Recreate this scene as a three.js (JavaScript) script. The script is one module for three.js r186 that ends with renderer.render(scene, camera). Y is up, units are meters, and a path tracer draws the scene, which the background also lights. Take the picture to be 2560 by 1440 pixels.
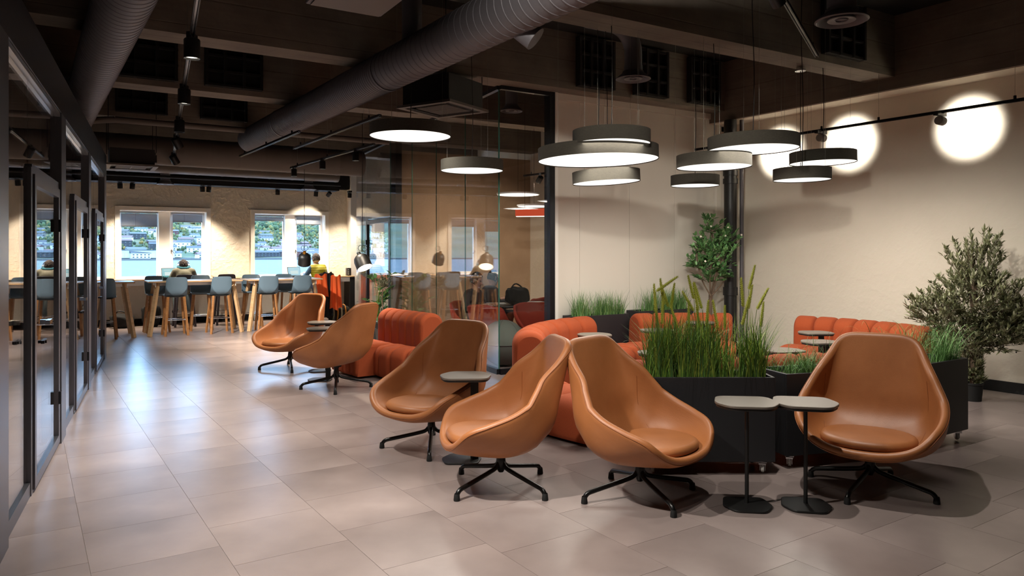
import * as THREE from 'three';
import { mergeGeometries, mergeVertices, toCreasedNormals } from 'three/addons/utils/BufferGeometryUtils.js';
import { RoundedBoxGeometry } from 'three/addons/geometries/RoundedBoxGeometry.js';
import { MarchingCubes } from 'three/addons/objects/MarchingCubes.js';
import { RectAreaLightUniformsLib } from 'three/addons/lights/RectAreaLightUniformsLib.js';
RectAreaLightUniformsLib.init();

// ---------------------------------------------------------------- camera, sky, exposure
const F = 1830, EYE = 1.58, HORIZON = 632, CX = 1280;
const scene = new THREE.Scene();
const camera = new THREE.PerspectiveCamera(2 * Math.atan(720 / F) * 180 / Math.PI, 2560 / 1440, 0.1, 3000);
camera.position.set(0, EYE, 0);
camera.setViewOffset(2560, 1440, 0, 720 - HORIZON, 2560, 1440);
camera.updateProjectionMatrix();
const renderer = new THREE.WebGLRenderer({ antialias: true });
renderer.toneMapping = THREE.LinearToneMapping;
renderer.toneMappingExposure = 1.0;
renderer.shadowMap.enabled = true;
scene.background = new THREE.Color().setRGB(0.36, 0.63, 1.0);      // bluish overcast sky
scene.backgroundIntensity = 16;

// ---------------------------------------------------------------- helpers
const R = THREE.MathUtils.degToRad;
let seed = 7;
const rnd = (a = 0, b = 1) => { seed = (seed * 1664525 + 1013904223) >>> 0; return a + (b - a) * seed / 4294967296; };
const gnd = (u, v, y = 0) => { const d = F * (EYE - y) / (v - HORIZON); return [(u - CX) / F * d, d]; };   // pixel -> point on a level plane
const at = (u, v, d) => new THREE.Vector3((u - CX) / F * d, EYE - (v - HORIZON) / F * d, -d);              // pixel + distance -> point
// three plan directions of the building: beams and window wall, tiles/ducts/right wall, glass fronts
const frame = deg => { const c = Math.cos(R(deg)), s = Math.sin(R(deg)); return { deg, rot: R(deg), c, s, xy: (a, n) => [a * c - n * s, a * s + n * c], pos: (a, y, n) => new THREE.Vector3(a * c - n * s, y, -(a * s + n * c)),
  a: (X, d) => X * c + d * s, n: (X, d) => -X * s + d * c, dAt: (u, n) => n / (c - s * (u - CX) / F) }; };
const FB = frame(31.2), FA = frame(33.65), FP = frame(25.76), F0 = frame(0);
const pxB = (u, v, n) => at(u, v, FB.dAt(u, n));

const used = {};
function numbered(n) { if (!(n in used)) { used[n] = 0; return n; } used[n]++; return n + '_' + String(used[n]).padStart(3, '0'); }
function ud(o, label, category, group, kind) { if (label) o.userData.label = label; if (category) o.userData.category = category; if (group) o.userData.group = group; if (kind) o.userData.kind = kind; return o; }
function thing(name, label, category, pos = [0, 0, 0], turn = 0, group) { const o = new THREE.Group(); o.name = numbered(name); scene.add(o); if (pos.isVector3) o.position.copy(pos); else o.position.set(...pos); o.rotation.y = turn; return ud(o, label, category, group); }
function part(name, geo, m, parent, pos, label) { const o = new THREE.Mesh(Array.isArray(geo) ? merge(geo) : geo, m); o.name = name; o.castShadow = o.receiveShadow = true; if (pos) o.position.set(...pos); if (label) o.userData.label = label; parent.add(o); return o; }
function solo(name, label, category, geo, m, group, kind) { const o = part(numbered(name), geo, m, scene); return ud(o, label, category, group, kind); }
function struct(name, geo, m, label) { const o = part(numbered(name), geo, m, scene); o.userData.kind = 'structure'; if (label) o.userData.label = label; return o; }
const merge = gs => mergeGeometries(gs.map(g => { g = g.index ? g.toNonIndexed() : g; for (const k of Object.keys(g.attributes)) if (!['position', 'normal', 'uv'].includes(k)) g.deleteAttribute(k); if (!g.attributes.uv) uvs(g); return g; }));
function uvs(g, sc = 1, ou = 0, ov = 0) {   // uv in metres on the dominant plane of each face
  if (g.index) g = g.toNonIndexed(); const p = g.attributes.position, uv = new Float32Array(p.count * 2), a = new THREE.Vector3(), b = new THREE.Vector3(), c = new THREE.Vector3();
  for (let i = 0; i < p.count; i += 3) { a.fromBufferAttribute(p, i); b.fromBufferAttribute(p, i + 1).sub(a); c.fromBufferAttribute(p, i + 2).sub(a); b.cross(c); const x = Math.abs(b.x), y = Math.abs(b.y), z = Math.abs(b.z);
    for (let k = 0; k < 3; k++) { const X = p.getX(i + k), Y = p.getY(i + k), Z = p.getZ(i + k); const q = y >= x && y >= z ? [X, Z] : x >= z ? [Z, Y] : [X, Y]; uv[(i + k) * 2] = q[0] * sc + ou; uv[(i + k) * 2 + 1] = q[1] * sc + ov; } }
  g.setAttribute('uv', new THREE.BufferAttribute(uv, 2)); return g; }
const box = (w, h, d, x = 0, y = 0, z = 0, ry = 0) => { const g = uvs(new THREE.BoxGeometry(w, h, d)); if (ry) g.rotateY(ry); return g.translate(x, y, z); };
const rbox = (w, h, d, r, x = 0, y = 0, z = 0, seg = 2) => uvs(new RoundedBoxGeometry(w, h, d, seg, r)).translate(x, y, z);
const cyl = (r1, r2, h, seg = 24, x = 0, y = 0, z = 0, open = false) => new THREE.CylinderGeometry(r1, r2, h, seg, 1, open).translate(x, y, z);
const V = (x, y, z) => new THREE.Vector3(x, y, z);
const UPV = V(0, 1, 0);
function rod(a, b, r, seg = 8, r2 = r) { const d = b.clone().sub(a), l = d.length(), g = new THREE.CylinderGeometry(r2, r, l, seg); g.applyQuaternion(new THREE.Quaternion().setFromUnitVectors(UPV, d.normalize())); return g.translate((a.x + b.x) / 2, (a.y + b.y) / 2, (a.z + b.z) / 2); }
function bar(a, b, w, h) { const d = b.clone().sub(a), l = d.length(), g = uvs(new THREE.BoxGeometry(w, h, l)); const m = new THREE.Matrix4().lookAt(b, a, UPV); g.applyMatrix4(m); return g.translate((a.x + b.x) / 2, (a.y + b.y) / 2, (a.z + b.z) / 2); }
const tube = (pts, r, n = 24, seg = 8, closed = false, tension = 0.5) => new THREE.TubeGeometry(new THREE.CatmullRomCurve3(pts, closed, 'catmullrom', tension), n, r, seg, closed);
function lathe(pts, seg = 32) { return new THREE.LatheGeometry(pts.map(p => new THREE.Vector2(...p)), seg); }
// a box given in a plan frame: a along the frame, n across it
function boxF(fr, a0, a1, y0, y1, n0, n1) { const g = box(a1 - a0, y1 - y0, n1 - n0); g.rotateY(fr.rot); const p = fr.pos((a0 + a1) / 2, (y0 + y1) / 2, (n0 + n1) / 2); return g.translate(p.x, p.y, p.z); }

// ---------------------------------------------------------------- textures
function grid(n, s) { const a = new Float32Array(n * n); for (let i = 0; i < a.length; i++) { let q = (i * 374761393 + s * 668265263) | 0; q = Math.imul(q ^ (q >>> 13), 1274126177); q = Math.imul(q ^ (q >>> 15), 2246822519); q ^= q >>> 16; a[i] = (q >>> 0) / 4294967296; } return a; }
function fbm(size, base, oct, s, gain = 0.5, sx = 1) {   // periodic value noise
  const out = new Float32Array(size * size); let amp = 1, tot = 0;
  for (let o = 0; o < oct; o++) { const n = base << o, g = grid(n, s + o * 977), m = Math.max(1, Math.round(n / sx));
    for (let y = 0; y < size; y++) { const fy = y / size * n, y0 = Math.floor(fy), ty = fy - y0, wy = ty * ty * (3 - 2 * ty);
      for (let x = 0; x < size; x++) { const fx = x / size * m, x0 = Math.floor(fx), tx = fx - x0, wx = tx * tx * (3 - 2 * tx);
        const a = g[(y0 % n) * n + x0 % m], b = g[(y0 % n) * n + (x0 + 1) % m], c = g[((y0 + 1) % n) * n + x0 % m], d = g[((y0 + 1) % n) * n + (x0 + 1) % m];
        out[y * size + x] += amp * (a + (b - a) * wx + (c - a) * wy + (a - b - c + d) * wx * wy); } }
    tot += amp; amp *= gain; }
  for (let i = 0; i < out.length; i++) out[i] /= tot; return out; }
function tex(size, fn, rep = 1, srgb = true) { const d = new Uint8Array(size * size * 4); for (let i = 0; i < size * size; i++) { const c = fn(i, i % size, Math.floor(i / size)); d[i * 4] = c[0]; d[i * 4 + 1] = c[1]; d[i * 4 + 2] = c[2]; d[i * 4 + 3] = 255; }
  const t = new THREE.DataTexture(d, size, size); t.wrapS = t.wrapT = THREE.RepeatWrapping; t.magFilter = THREE.LinearFilter; t.minFilter = THREE.LinearMipmapLinearFilter; t.generateMipmaps = true; t.colorSpace = srgb ? THREE.SRGBColorSpace : THREE.NoColorSpace; t.repeat.set(rep, rep); t.needsUpdate = true; return t; }
const clamp = x => Math.max(0, Math.min(255, x));
const grey = v => { const c = clamp(v * 255); return [c, c, c]; };
const nA = fbm(512, 4, 6, 11, 0.6), nB = fbm(512, 3, 5, 29, 0.5), nC = fbm(512, 24, 4, 41, 0.6), nD = fbm(512, 64, 3, 57, 0.6);
const mix3 = (a, b, t) => [clamp(a[0] + (b[0] - a[0]) * t), clamp(a[1] + (b[1] - a[1]) * t), clamp(a[2] + (b[2] - a[2]) * t)];
const T = {};
T.tile = tex(512, i => { const k = (nB[i] - 0.5) * 1.3 + (nA[i] - 0.5) * 0.7 + 0.5; const f = (nC[i] - 0.5) * 5; const c = mix3([117, 105, 102], [150, 136, 132], Math.max(0, Math.min(1, k))); return [clamp(c[0] + f), clamp(c[1] + f), clamp(c[2] + f)]; }, 0.55);
T.fineB = tex(512, i => grey(nD[i]), 3, false);
T.plaster = tex(512, i => { const k = (nA[i] - 0.5) * 0.5 + 0.5; return mix3([208, 199, 182], [230, 222, 206], k); }, 0.4);
const trowel = fbm(512, 12, 5, 83, 0.55);
T.plasterB = tex(512, i => { const r = 1 - Math.abs(trowel[i] * 2 - 1); return grey(r * r * 0.8 + nC[i] * 0.2); }, 0.55, false);
T.grainL = tex(512, i => grey(nD[i] * 0.6 + nC[i] * 0.4), 6, false);
T.leather = tex(512, i => { const k = (nA[i] - 0.5) * 1.1 + 0.5; return mix3([150, 92, 51], [176, 113, 68], Math.max(0, Math.min(1, k))); }, 1.4);
T.fabric = tex(512, (i, x, y) => { const w = ((x >> 1) + (y >> 1)) % 2 ? 8 : -8; const k = nD[i]; const c = mix3([146, 62, 27], [172, 80, 39], k); return [clamp(c[0] + w), clamp(c[1] + w * 0.6), clamp(c[2] + w * 0.5)]; }, 5);
T.weave = tex(256, (i, x, y) => grey(0.5 + 0.25 * Math.sin(x * Math.PI / 4) * Math.sin(y * Math.PI / 4) + (nD[(y * 512 + x)] - 0.5) * 0.5), 14, false);
T.linen = tex(256, (i, x, y) => { const k = 0.5 + 0.5 * Math.sin(x * 1.57) * Math.cos(y * 1.57) * 0.6 + (nD[y * 512 + x] - 0.5) * 0.7; return mix3([44, 42, 36], [76, 71, 61], Math.max(0, Math.min(1, k))); }, 6);
const gr = fbm(512, 40, 4, 131, 0.55, 12);
T.wood = tex(512, i => mix3([188, 148, 104], [222, 186, 142], gr[i]), 1.5);
T.woodDark = tex(512, i => mix3([150, 100, 58], [190, 136, 84], gr[i]), 1.5);
T.concrete = tex(512, (i, x, y) => { const b = (y % 85) < 2 ? -14 : 0; const k = nA[i] * 0.7 + gr[i] * 0.3; const c = mix3([82, 74, 66], [136, 124, 110], k); return [clamp(c[0] + b), clamp(c[1] + b), clamp(c[2] + b)]; }, 0.6);
T.concreteB = tex(512, (i, x, y) => grey(((y % 85) < 3 ? 0.2 : 0.6) + (nC[i] - 0.5) * 0.5), 0.6, false);
T.bark = tex(256, (i, x, y) => mix3([74, 60, 48], [130, 110, 90], gr[y * 512 + x]), 4);
T.brown = tex(512, i => mix3([154, 128, 103], [184, 158, 131], nA[i]), 0.5);

// ---------------------------------------------------------------- materials
const M = {};
const std = (o) => new THREE.MeshStandardMaterial(o), phys = o => new THREE.MeshPhysicalMaterial(o);
const lin = (r, g, b) => new THREE.Color().setRGB(r, g, b);
M.tile = [0.985, 1.0, 1.015].map(k => std({ map: T.tile, color: lin(k, k, k), roughness: 0.285 }));
M.grout = std({ color: 0x7d726b, roughness: 0.8 });
M.plaster = std({ map: T.plaster, roughness: 0.85, bumpMap: T.plasterB, bumpScale: 0.012 });
M.plasterFine = std({ map: T.plaster, roughness: 0.85, bumpMap: T.plasterB, bumpScale: 0.004 });
M.panel = std({ color: 0xdcd6ca, roughness: 0.6, bumpMap: T.fineB, bumpScale: 0.0003 });
M.white = std({ color: 0xe8e4dc, roughness: 0.45 });
M.brown = std({ map: T.brown, roughness: 0.9, bumpMap: T.plasterB, bumpScale: 0.004 });
M.pinkWall = std({ color: 0xb98f74, roughness: 0.9, bumpMap: T.plasterB, bumpScale: 0.003 });
M.black = std({ color: 0x0b0a0a, roughness: 0.85 });
M.concrete = std({ map: T.concrete, roughness: 0.85, bumpMap: T.concreteB, bumpScale: 0.004 });
M.duct = std({ color: 0x5a575b, roughness: 0.55, metalness: 0.2 });
M.darkMetal = std({ color: 0x222226, roughness: 0.36, metalness: 0.55 });
M.frameMetal = std({ color: 0x707076, roughness: 0.33, metalness: 0.9 });
M.powder = std({ color: 0x131313, roughness: 0.45 });
M.baseMetal = std({ color: 0x0e0e0e, roughness: 0.3, metalness: 0.3 });
M.alu = std({ color: 0xb6b8bb, roughness: 0.3, metalness: 0.9 });
M.chrome = std({ color: 0xd8dadd, roughness: 0.12, metalness: 1 });
M.leather = phys({ map: T.leather, roughness: 0.46, bumpMap: T.grainL, bumpScale: 0.0005 });
M.leatherSeam = std({ color: 0x8a4e24, roughness: 0.5 });
M.fabric = phys({ map: T.fabric, roughness: 0.95, bumpMap: T.weave, bumpScale: 0.0008 });
M.redChair = phys({ color: 0x9c3526, roughness: 0.85, bumpMap: T.weave, bumpScale: 0.0006 });
M.linen = std({ map: T.linen, roughness: 0.95, bumpMap: T.weave, bumpScale: 0.0006 });
M.tableTop = std({ color: 0x6e665d, roughness: 0.38, bumpMap: T.fineB, bumpScale: 0.0002 });
M.tableEdge = std({ color: 0x141414, roughness: 0.5 });
M.planter = std({ color: 0x232326, roughness: 0.5, bumpMap: T.fineB, bumpScale: 0.0004 });
M.soil = std({ color: 0x2a2119, roughness: 1 });
M.wood = std({ map: T.wood, roughness: 0.5 });
M.woodDark = std({ map: T.woodDark, roughness: 0.5 });
M.stool = std({ color: 0x687f8e, roughness: 0.42 });
M.stoolDark = std({ color: 0x393237, roughness: 0.5 });
M.glass = phys({ color: 0xffffff, roughness: 0, transmission: 1, thickness: 0, ior: 1.5 });
M.glassTint = phys({ color: 0xe4efec, roughness: 0, transmission: 1, thickness: 0, ior: 1.5 });
M.glassEdge = std({ color: 0x2f5c50, roughness: 0.2 });
M.rubber = std({ color: 0x0d0d0d, roughness: 0.8 });
M.plasticWhite = std({ color: 0xcfcfcb, roughness: 0.4 });
M.bark = std({ map: T.bark, roughness: 0.95 });
M.blade = std({ color: 0xffffff, roughness: 0.55, side: THREE.DoubleSide });
M.seedHead = std({ color: 0xb3b84a, roughness: 0.8 });
M.wire = std({ color: 0x8a8880, roughness: 0.4, metalness: 0.6 });
M.cord = std({ color: 0x0a0a0a, roughness: 0.6 });
const glow = (r, g, b) => std({ color: 0x111111, emissive: lin(r, g, b), emissiveIntensity: 1, roughness: 0.5 });
M.diffuser = glow(1.35, 1.28, 1.16);
M.ledFace = glow(3.2, 2.9, 2.4);

// ---------------------------------------------------------------- lights
const WARM = lin(1, 0.84, 0.66), NEUTRAL = lin(1, 0.935, 0.84);
function spotLight(parent, pos, target, cd, deg, pen = 0.5, color = WARM, soft = 1.5) { const l = new THREE.SpotLight(color, cd, 0, R(deg), pen, 2); l.position.copy(pos); l.target.position.copy(target); l.castShadow = true; l.shadow.radius = soft; parent.add(l); parent.add(l.target); return l; }
function areaDown(parent, w, L, y, color = NEUTRAL) { const l = new THREE.RectAreaLight(color, L, w, w); l.position.set(0, y, 0); l.rotation.x = -Math.PI / 2; parent.add(l); return l; }
// ================================================================ STRUCTURE
// ---- floor: square tiles laid in staggered columns
const floor = struct('floor', boxF(FB, -9, 16, -0.12, -0.0035, -5, 18.3), M.grout, 'screed and joints under the square stone-look floor tiles');
{
  const PITCH = 0.6065, P0 = 0.27, offs = k => [4.155, 3.852, 4.0, 3.24, 3.536, 3.7][((k % 6) + 6) % 6];
  const gs = []; for (let k = 0; k < 10; k++) { const g = uvs(new THREE.BoxGeometry(PITCH - 0.002, 0.008, PITCH - 0.002), 1, rnd(0, 5), rnd(0, 5)); gs.push(g); }
  const tiles = [];
  for (let i = -9; i < 20; i++) for (let j = -14; j < 34; j++) {
    const p = P0 + (i + 0.5) * PITCH, n = offs(i) + (j + 0.5) * PITCH - 0.0; const [X, d] = FA.xy(p, n);
    const nb = FB.n(X, d), ab = FB.a(X, d); if (nb > 17.7 || nb < -4.5 || ab < -8.5 || ab > 15.5 || p > 9.0) continue;
    const u = CX + F * X / Math.max(d, 0.1), v = HORIZON + F * EYE / Math.max(d, 0.1); const seen = d > 2.5 && u > -60 && u < 2700 && v < 1620;
    tiles.push({ p, n, d, seen, g: gs[Math.floor(rnd(0, 10))], m: M.tile[Math.floor(rnd(0, 3))] });
  }
  const near = tiles.filter(t => t.seen).sort((a, b) => a.d - b.d); const shown = new Set(near.slice(0, 300));
  const rest = [];
  for (const t of tiles) { const P = FA.pos(t.p, -0.004, t.n);
    if (shown.has(t)) { const o = part(numbered('floor_tile'), t.g, t.m, floor, [P.x, P.y, P.z]); o.rotation.y = FA.rot; }
    else rest.push(t.g.clone().rotateY(FA.rot).translate(P.x, P.y, P.z)); }
  const o = part('distant_floor_tiles', rest, M.tile[1], floor); o.userData.kind = 'stuff';
}
// ---- ceiling slab and concrete beams
const ceiling = struct('ceiling', boxF(FB, -9, 16, 4.5, 4.75, -5, 18.4), M.black, 'black painted ceiling slab');
[2.5, 5.27, 7.9, 10.55, 13.2, 15.85].forEach(n => struct('ceiling_beam', boxF(FB, -9, 13, 3.75, 4.505, n, n + 0.39), M.concrete, 'dark board-marked concrete ceiling beam'));
// ---- window wall
const WIN = [[-1.85, -0.1], [0.935, 2.71], [3.755, 5.46], [6.55, 8.25]];
const wy0 = 1.0, wy1 = 2.52;
{
  const gs = [boxF(FB, -9, 16, -0.1, wy0, 18, 18.32), boxF(FB, -9, 16, wy1, 4.6, 18, 18.32)]; let a = -9;
  for (const [x0, x1] of WIN) { gs.push(boxF(FB, a, x0, wy0, wy1, 18, 18.32)); a = x1; } gs.push(boxF(FB, a, 16, wy0, wy1, 18, 18.32));
  struct('wall_back', gs, M.plaster, 'cream rough-plastered window wall');
  struct('baseboard_back', boxF(FB, -9, 5.9, 0, 0.13, 17.97, 18.0), M.black, 'black skirting under the window wall');
}
WIN.forEach(([x0, x1], k) => {
  const g = new THREE.Group(); g.name = 'window_' + (k + 1); g.userData = { kind: 'structure', label: 'white framed double window overlooking the water' }; scene.add(g);
  const P = FB.pos((x0 + x1) / 2, 0, 18); g.position.copy(P); g.rotation.y = FB.rot; const w = x1 - x0, h = wy1 - wy0, yc = (wy0 + wy1) / 2;
  part('casing', [box(w + 0.16, 0.09, 0.05, 0, wy1 + 0.035, 0.02), box(0.09, h, 0.05, -w / 2 - 0.035, yc, 0.02), box(0.09, h, 0.05, w / 2 + 0.035, yc, 0.02)], M.white, g);
  part('window_sill', box(w + 0.1, 0.04, 0.36, 0, wy0, -0.12), M.white, g);
  part('reveal', [box(w, 0.02, 0.3, 0, wy1 - 0.01, -0.15), box(0.02, h, 0.3, -w / 2 + 0.01, yc, -0.15), box(0.02, h, 0.3, w / 2 - 0.01, yc, -0.15)], M.white, g);
  part('mullion', rbox(0.24, h, 0.16, 0.01, 0.02, yc, -0.2), M.white, g);
  for (const [s, c0, c1] of [[0, -w / 2 + 0.02, -0.1], [1, 0.14, w / 2 - 0.02]]) {
    const cw = c1 - c0, cx = (c0 + c1) / 2, b = s ? 0.06 : 0.035, z = -0.22;
    const sash = part('sash', [box(cw, b, 0.07, cx, wy0 + 0.02 + b / 2, z), box(cw, b, 0.07, cx, wy1 - 0.02 - b / 2, z), box(b, h - 0.04, 0.07, c0 + b / 2, yc, z), box(b, h - 0.04, 0.07, c1 - b / 2, yc, z)], M.white, g);
    part('pane', box(cw - 2 * b + 0.01, h - 0.04 - 2 * b + 0.01, 0.004, cx, yc, z), M.glass, sash);
    if (s) part('handle', [box(0.02, 0.07, 0.02, c0 + 0.03, 1.62, z + 0.045), bar(V(c0 + 0.03, 1.64, z + 0.06), V(c0 + 0.09, 1.56, z + 0.07), 0.014, 0.014)], M.alu, sash);
    const drop = s ? 0.16 : [0.3, 0.27, 0.09, 0.3][k], nsl = Math.round(drop / 0.017), sl = [];
    for (let q = 0; q < nsl; q++) { const s = box(cw - 2 * b + 0.02, 0.0185, 0.002); s.rotateX(-0.25).translate(cx, wy1 - 0.08 - q * 0.017, z + 0.06); sl.push(s); }
    const bl = part('blind', [box(cw - 2 * b + 0.02, 0.035, 0.035, cx, wy1 - 0.045, z + 0.06), box(cw - 2 * b + 0.02, 0.022, 0.03, cx, wy1 - 0.08 - nsl * 0.017, z + 0.06)], M.alu, g);
    const sm = part('slats', sl, M.blind || (M.blind = std({ color: 0x9aa3ad, roughness: 0.5 })), bl); sm.userData.kind = 'stuff';
    part('cord', rod(V(cx - cw * 0.1, wy1 - 0.05, z + 0.075), V(cx - cw * 0.1, wy1 - 0.08 - drop, z + 0.075), 0.0015, 5), M.cord, bl);
  }
});
// ---- right wall, soffit beam along it
struct('wall_right', boxF(FA, 9.28, 9.6, -0.1, 4.6, -9, 20), M.plasterFine, 'warm white plastered wall washed by spotlights');
struct('baseboard_right', boxF(FA, 9.25, 9.28, 0, 0.12, -9, 7.9), M.rubber, 'black skirting under the plastered wall');
struct('ceiling_beam', boxF(FA, 8.92, 9.3, 3.6, 4.505, -9, 7.9), M.concrete, 'dark edge beam along the plastered wall');
struct('trim_1', boxF(FA, 8.92, 9.28, 3.585, 3.6, -9, 7.9), M.plasterFine, 'pale soffit under the edge beam');
// ---- white panel wall between the glass room and the corner
const wallMid = struct('wall_mid', boxF(FB, 5.62, 9.05, 0, 3.76, 8.235, 8.36), M.black, 'backing of the white panel wall');
{ const cuts = [1391, 1449, 1573.5, 1685.5, 1786].map(u => { const d = FB.dAt(u, 8.2); return FB.a((u - CX) / F * d, d); });
  for (let k = 0; k < 4; k++) part(numbered('wall_panel'), boxF(FB, cuts[k] + 0.002, cuts[k + 1] - 0.002, 0.02, 3.66, 8.2, 8.235), M.panel, wallMid);
  part('top_trim', boxF(FB, cuts[0], cuts[4] + 0.3, 3.665, 3.755, 8.17, 8.235), M.panel, wallMid);
  part('corner_panel', [boxF(FB, cuts[4], cuts[4] + 0.1, 0.02, 3.66, 8.15, 8.235), boxF(FB, cuts[4] + 0.1, cuts[4] + 0.42, 0.02, 3.5, 8.2, 8.235)], M.panel, wallMid);
  struct('trim_2', [boxF(FB, cuts[0] - 0.05, cuts[0] - 0.005, 0, 3.75, 8.15, 8.3)], M.white, 'white edge profile of the panel wall');
  struct('trim_3', [boxF(FB, cuts[0] - 0.13, cuts[0] - 0.052, 0, 3.75, 8.16, 8.3)], M.darkMetal, 'dark frame post between glass and panels'); }
// ---- glass meeting room: walls behind
struct('wall_meeting_back', boxF(FB, 5.63, 9.1, 0, 3.62, 13.6, 13.75), M.brown, 'beige back wall of the meeting room');
struct('trim_4', boxF(FB, 5.5, 5.63, 0, 3.76, 13.5, 13.8), M.darkMetal, 'dark end post of the meeting room wall');
struct('wall_meeting_side', boxF(FP, 7.616, 7.76, 0, 3.76, 9.2, 14.5), M.pinkWall, 'warm side wall of the meeting room');
struct('trim_7', boxF(FB, 6.02, 6.28, 0, 3.76, 17.7, 18.0), M.white, 'white pilaster at the end of the window wall');
// ---- outer shell outside the frame
struct('wall_front', boxF(FB, -9, 16, -0.1, 4.6, -5.3, -5), M.plasterFine, 'plain plastered wall');
struct('wall_left', boxF(FP, -4.9, -4.6, -0.1, 4.6, -7, 21), M.plasterFine, 'plain plastered wall');
// ---- left glass partition with framed doors
struct('wall_office_end', boxF(FP, -4.7, -0.85, 0, 3.0, 12.72, 12.86), M.black, 'dark end wall of the glazed offices');
struct('wall_office_front', boxF(FP, -4.7, -0.85, 0, 3.0, 4.2, 4.32), M.black, 'dark cross wall of the glazed offices');
struct('wall_office_near', boxF(FP, -0.86, -0.73, 0, 3.07, -6, 4.35), M.darkMetal, 'dark metal wall panel continuing the glass front');
struct('ceiling_office', boxF(FP, -4.7, -0.85, 2.9, 3.0, 4.2, 12.86), M.black, 'dark ceiling over the glazed offices');
{
  const T0 = 4.46, A0 = -0.725;        // post faces on a = A0, glass set back
  const hd = struct('trim_5', boxF(FP, A0 - 0.16, A0, 2.74, 3.07, T0 - 0.3, T0 + 8.4), M.darkMetal, 'dark metal header over the glass offices');
  struct('trim_6', [boxF(FP, A0 - 0.12, A0 - 0.06, 2.69, 2.735, T0, T0 + 8.3), boxF(FP, A0 - 0.05, A0 - 0.01, 2.705, 2.735, T0, T0 + 8.3)], M.alu, 'aluminium head track of the glass front');
  const posts = [[-0.25, 0.25], [2.62, 2.94], [5.27, 5.57], [7.95, 8.38]];
  posts.forEach(([t0, t1]) => { struct('partition_post', [boxF(FP, A0 - 0.14, A0, 0, 2.74, T0 + t0, T0 + t1)], M.frameMetal, 'dark metal post of the glass office front'); });
  const bays = [[0.25, 2.62], [2.94, 5.27], [5.57, 7.95]];
  bays.forEach(([b0, b1], k) => {
    const g = thing('glass_office_front', ['glazed office front and door next to the header start, longest handle bar', 'glazed office front and door between the two middle metal posts', 'glazed office front and door ending at the last metal post'][k], 'partition', FP.pos(A0 - 0.045, 0, T0 + b0), FP.rot);
    const L = b1 - b0, d0 = 0.95, Z = t => -t;   // local z runs along -t
    const bx = (x, y0, y1, t0, t1, w = 0.05) => box(w, y1 - y0, t1 - t0, x, (y0 + y1) / 2, -(t0 + t1) / 2);
    part('base_rail', [bx(0, 0, 0.09, 0, L, 0.04)], M.frameMetal, g);
    part('side_pane', bx(0, 0.09, 2.7, 0.0, d0 - 0.03, 0.008), M.glass, g);
    part('fanlight_pane', bx(0, 2.16, 2.7, d0, L, 0.008), M.glass, g);
    part('frame_post', [bx(0.0, 0, 2.14, d0 - 0.03, d0 + 0.03, 0.05)], M.frameMetal, g);
    part('frame_head', [bx(0.0, 2.1, 2.16, d0, L, 0.05)], M.frameMetal, g);
    const door = part('door_leaf', [bx(0.014, 0.02, 2.1, d0 + 0.05, d0 + 0.12, 0.045), bx(0.014, 0.02, 2.1, L - 0.1, L - 0.01, 0.045), bx(0.014, 2.03, 2.1, d0 + 0.12, L - 0.1, 0.045), bx(0.014, 0.02, 0.09, d0 + 0.12, L - 0.1, 0.045)], M.frameMetal, g);
    part('door_pane', bx(0.014, 0.09, 2.03, d0 + 0.12, L - 0.1, 0.008), M.glass, door);
    for (const y of [0.35, 1.75]) part('hinge', bx(0.045, y, y + 0.1, L - 0.12, L - 0.06, 0.02), M.darkMetal, door);
    part('pull_handle', [bx(0.08, 0.98, 1.0, d0 + 0.03, d0 + 0.2, 0.02), bar(V(0.05, 0.99, -(d0 + 0.07)), V(0.1, 0.99, -(d0 + 0.07)), 0.018, 0.018), bar(V(-0.01, 0.99, -(d0 + 0.07)), V(-0.06, 0.99, -(d0 + 0.07)), 0.018, 0.018), bx(-0.06, 0.98, 1.0, d0 + 0.03, d0 + 0.2, 0.02)], M.darkMetal, door);
    part('lock_bar', [bar(V(0.06, 1.12, -(d0 + 0.085)), V(0.12, 1.12, -(d0 + 0.085)), 0.03, 0.03), bx(0.11, 1.105, 1.135, d0 + 0.02, d0 + 0.15, 0.025)], M.chrome, door);
  });
}
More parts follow.
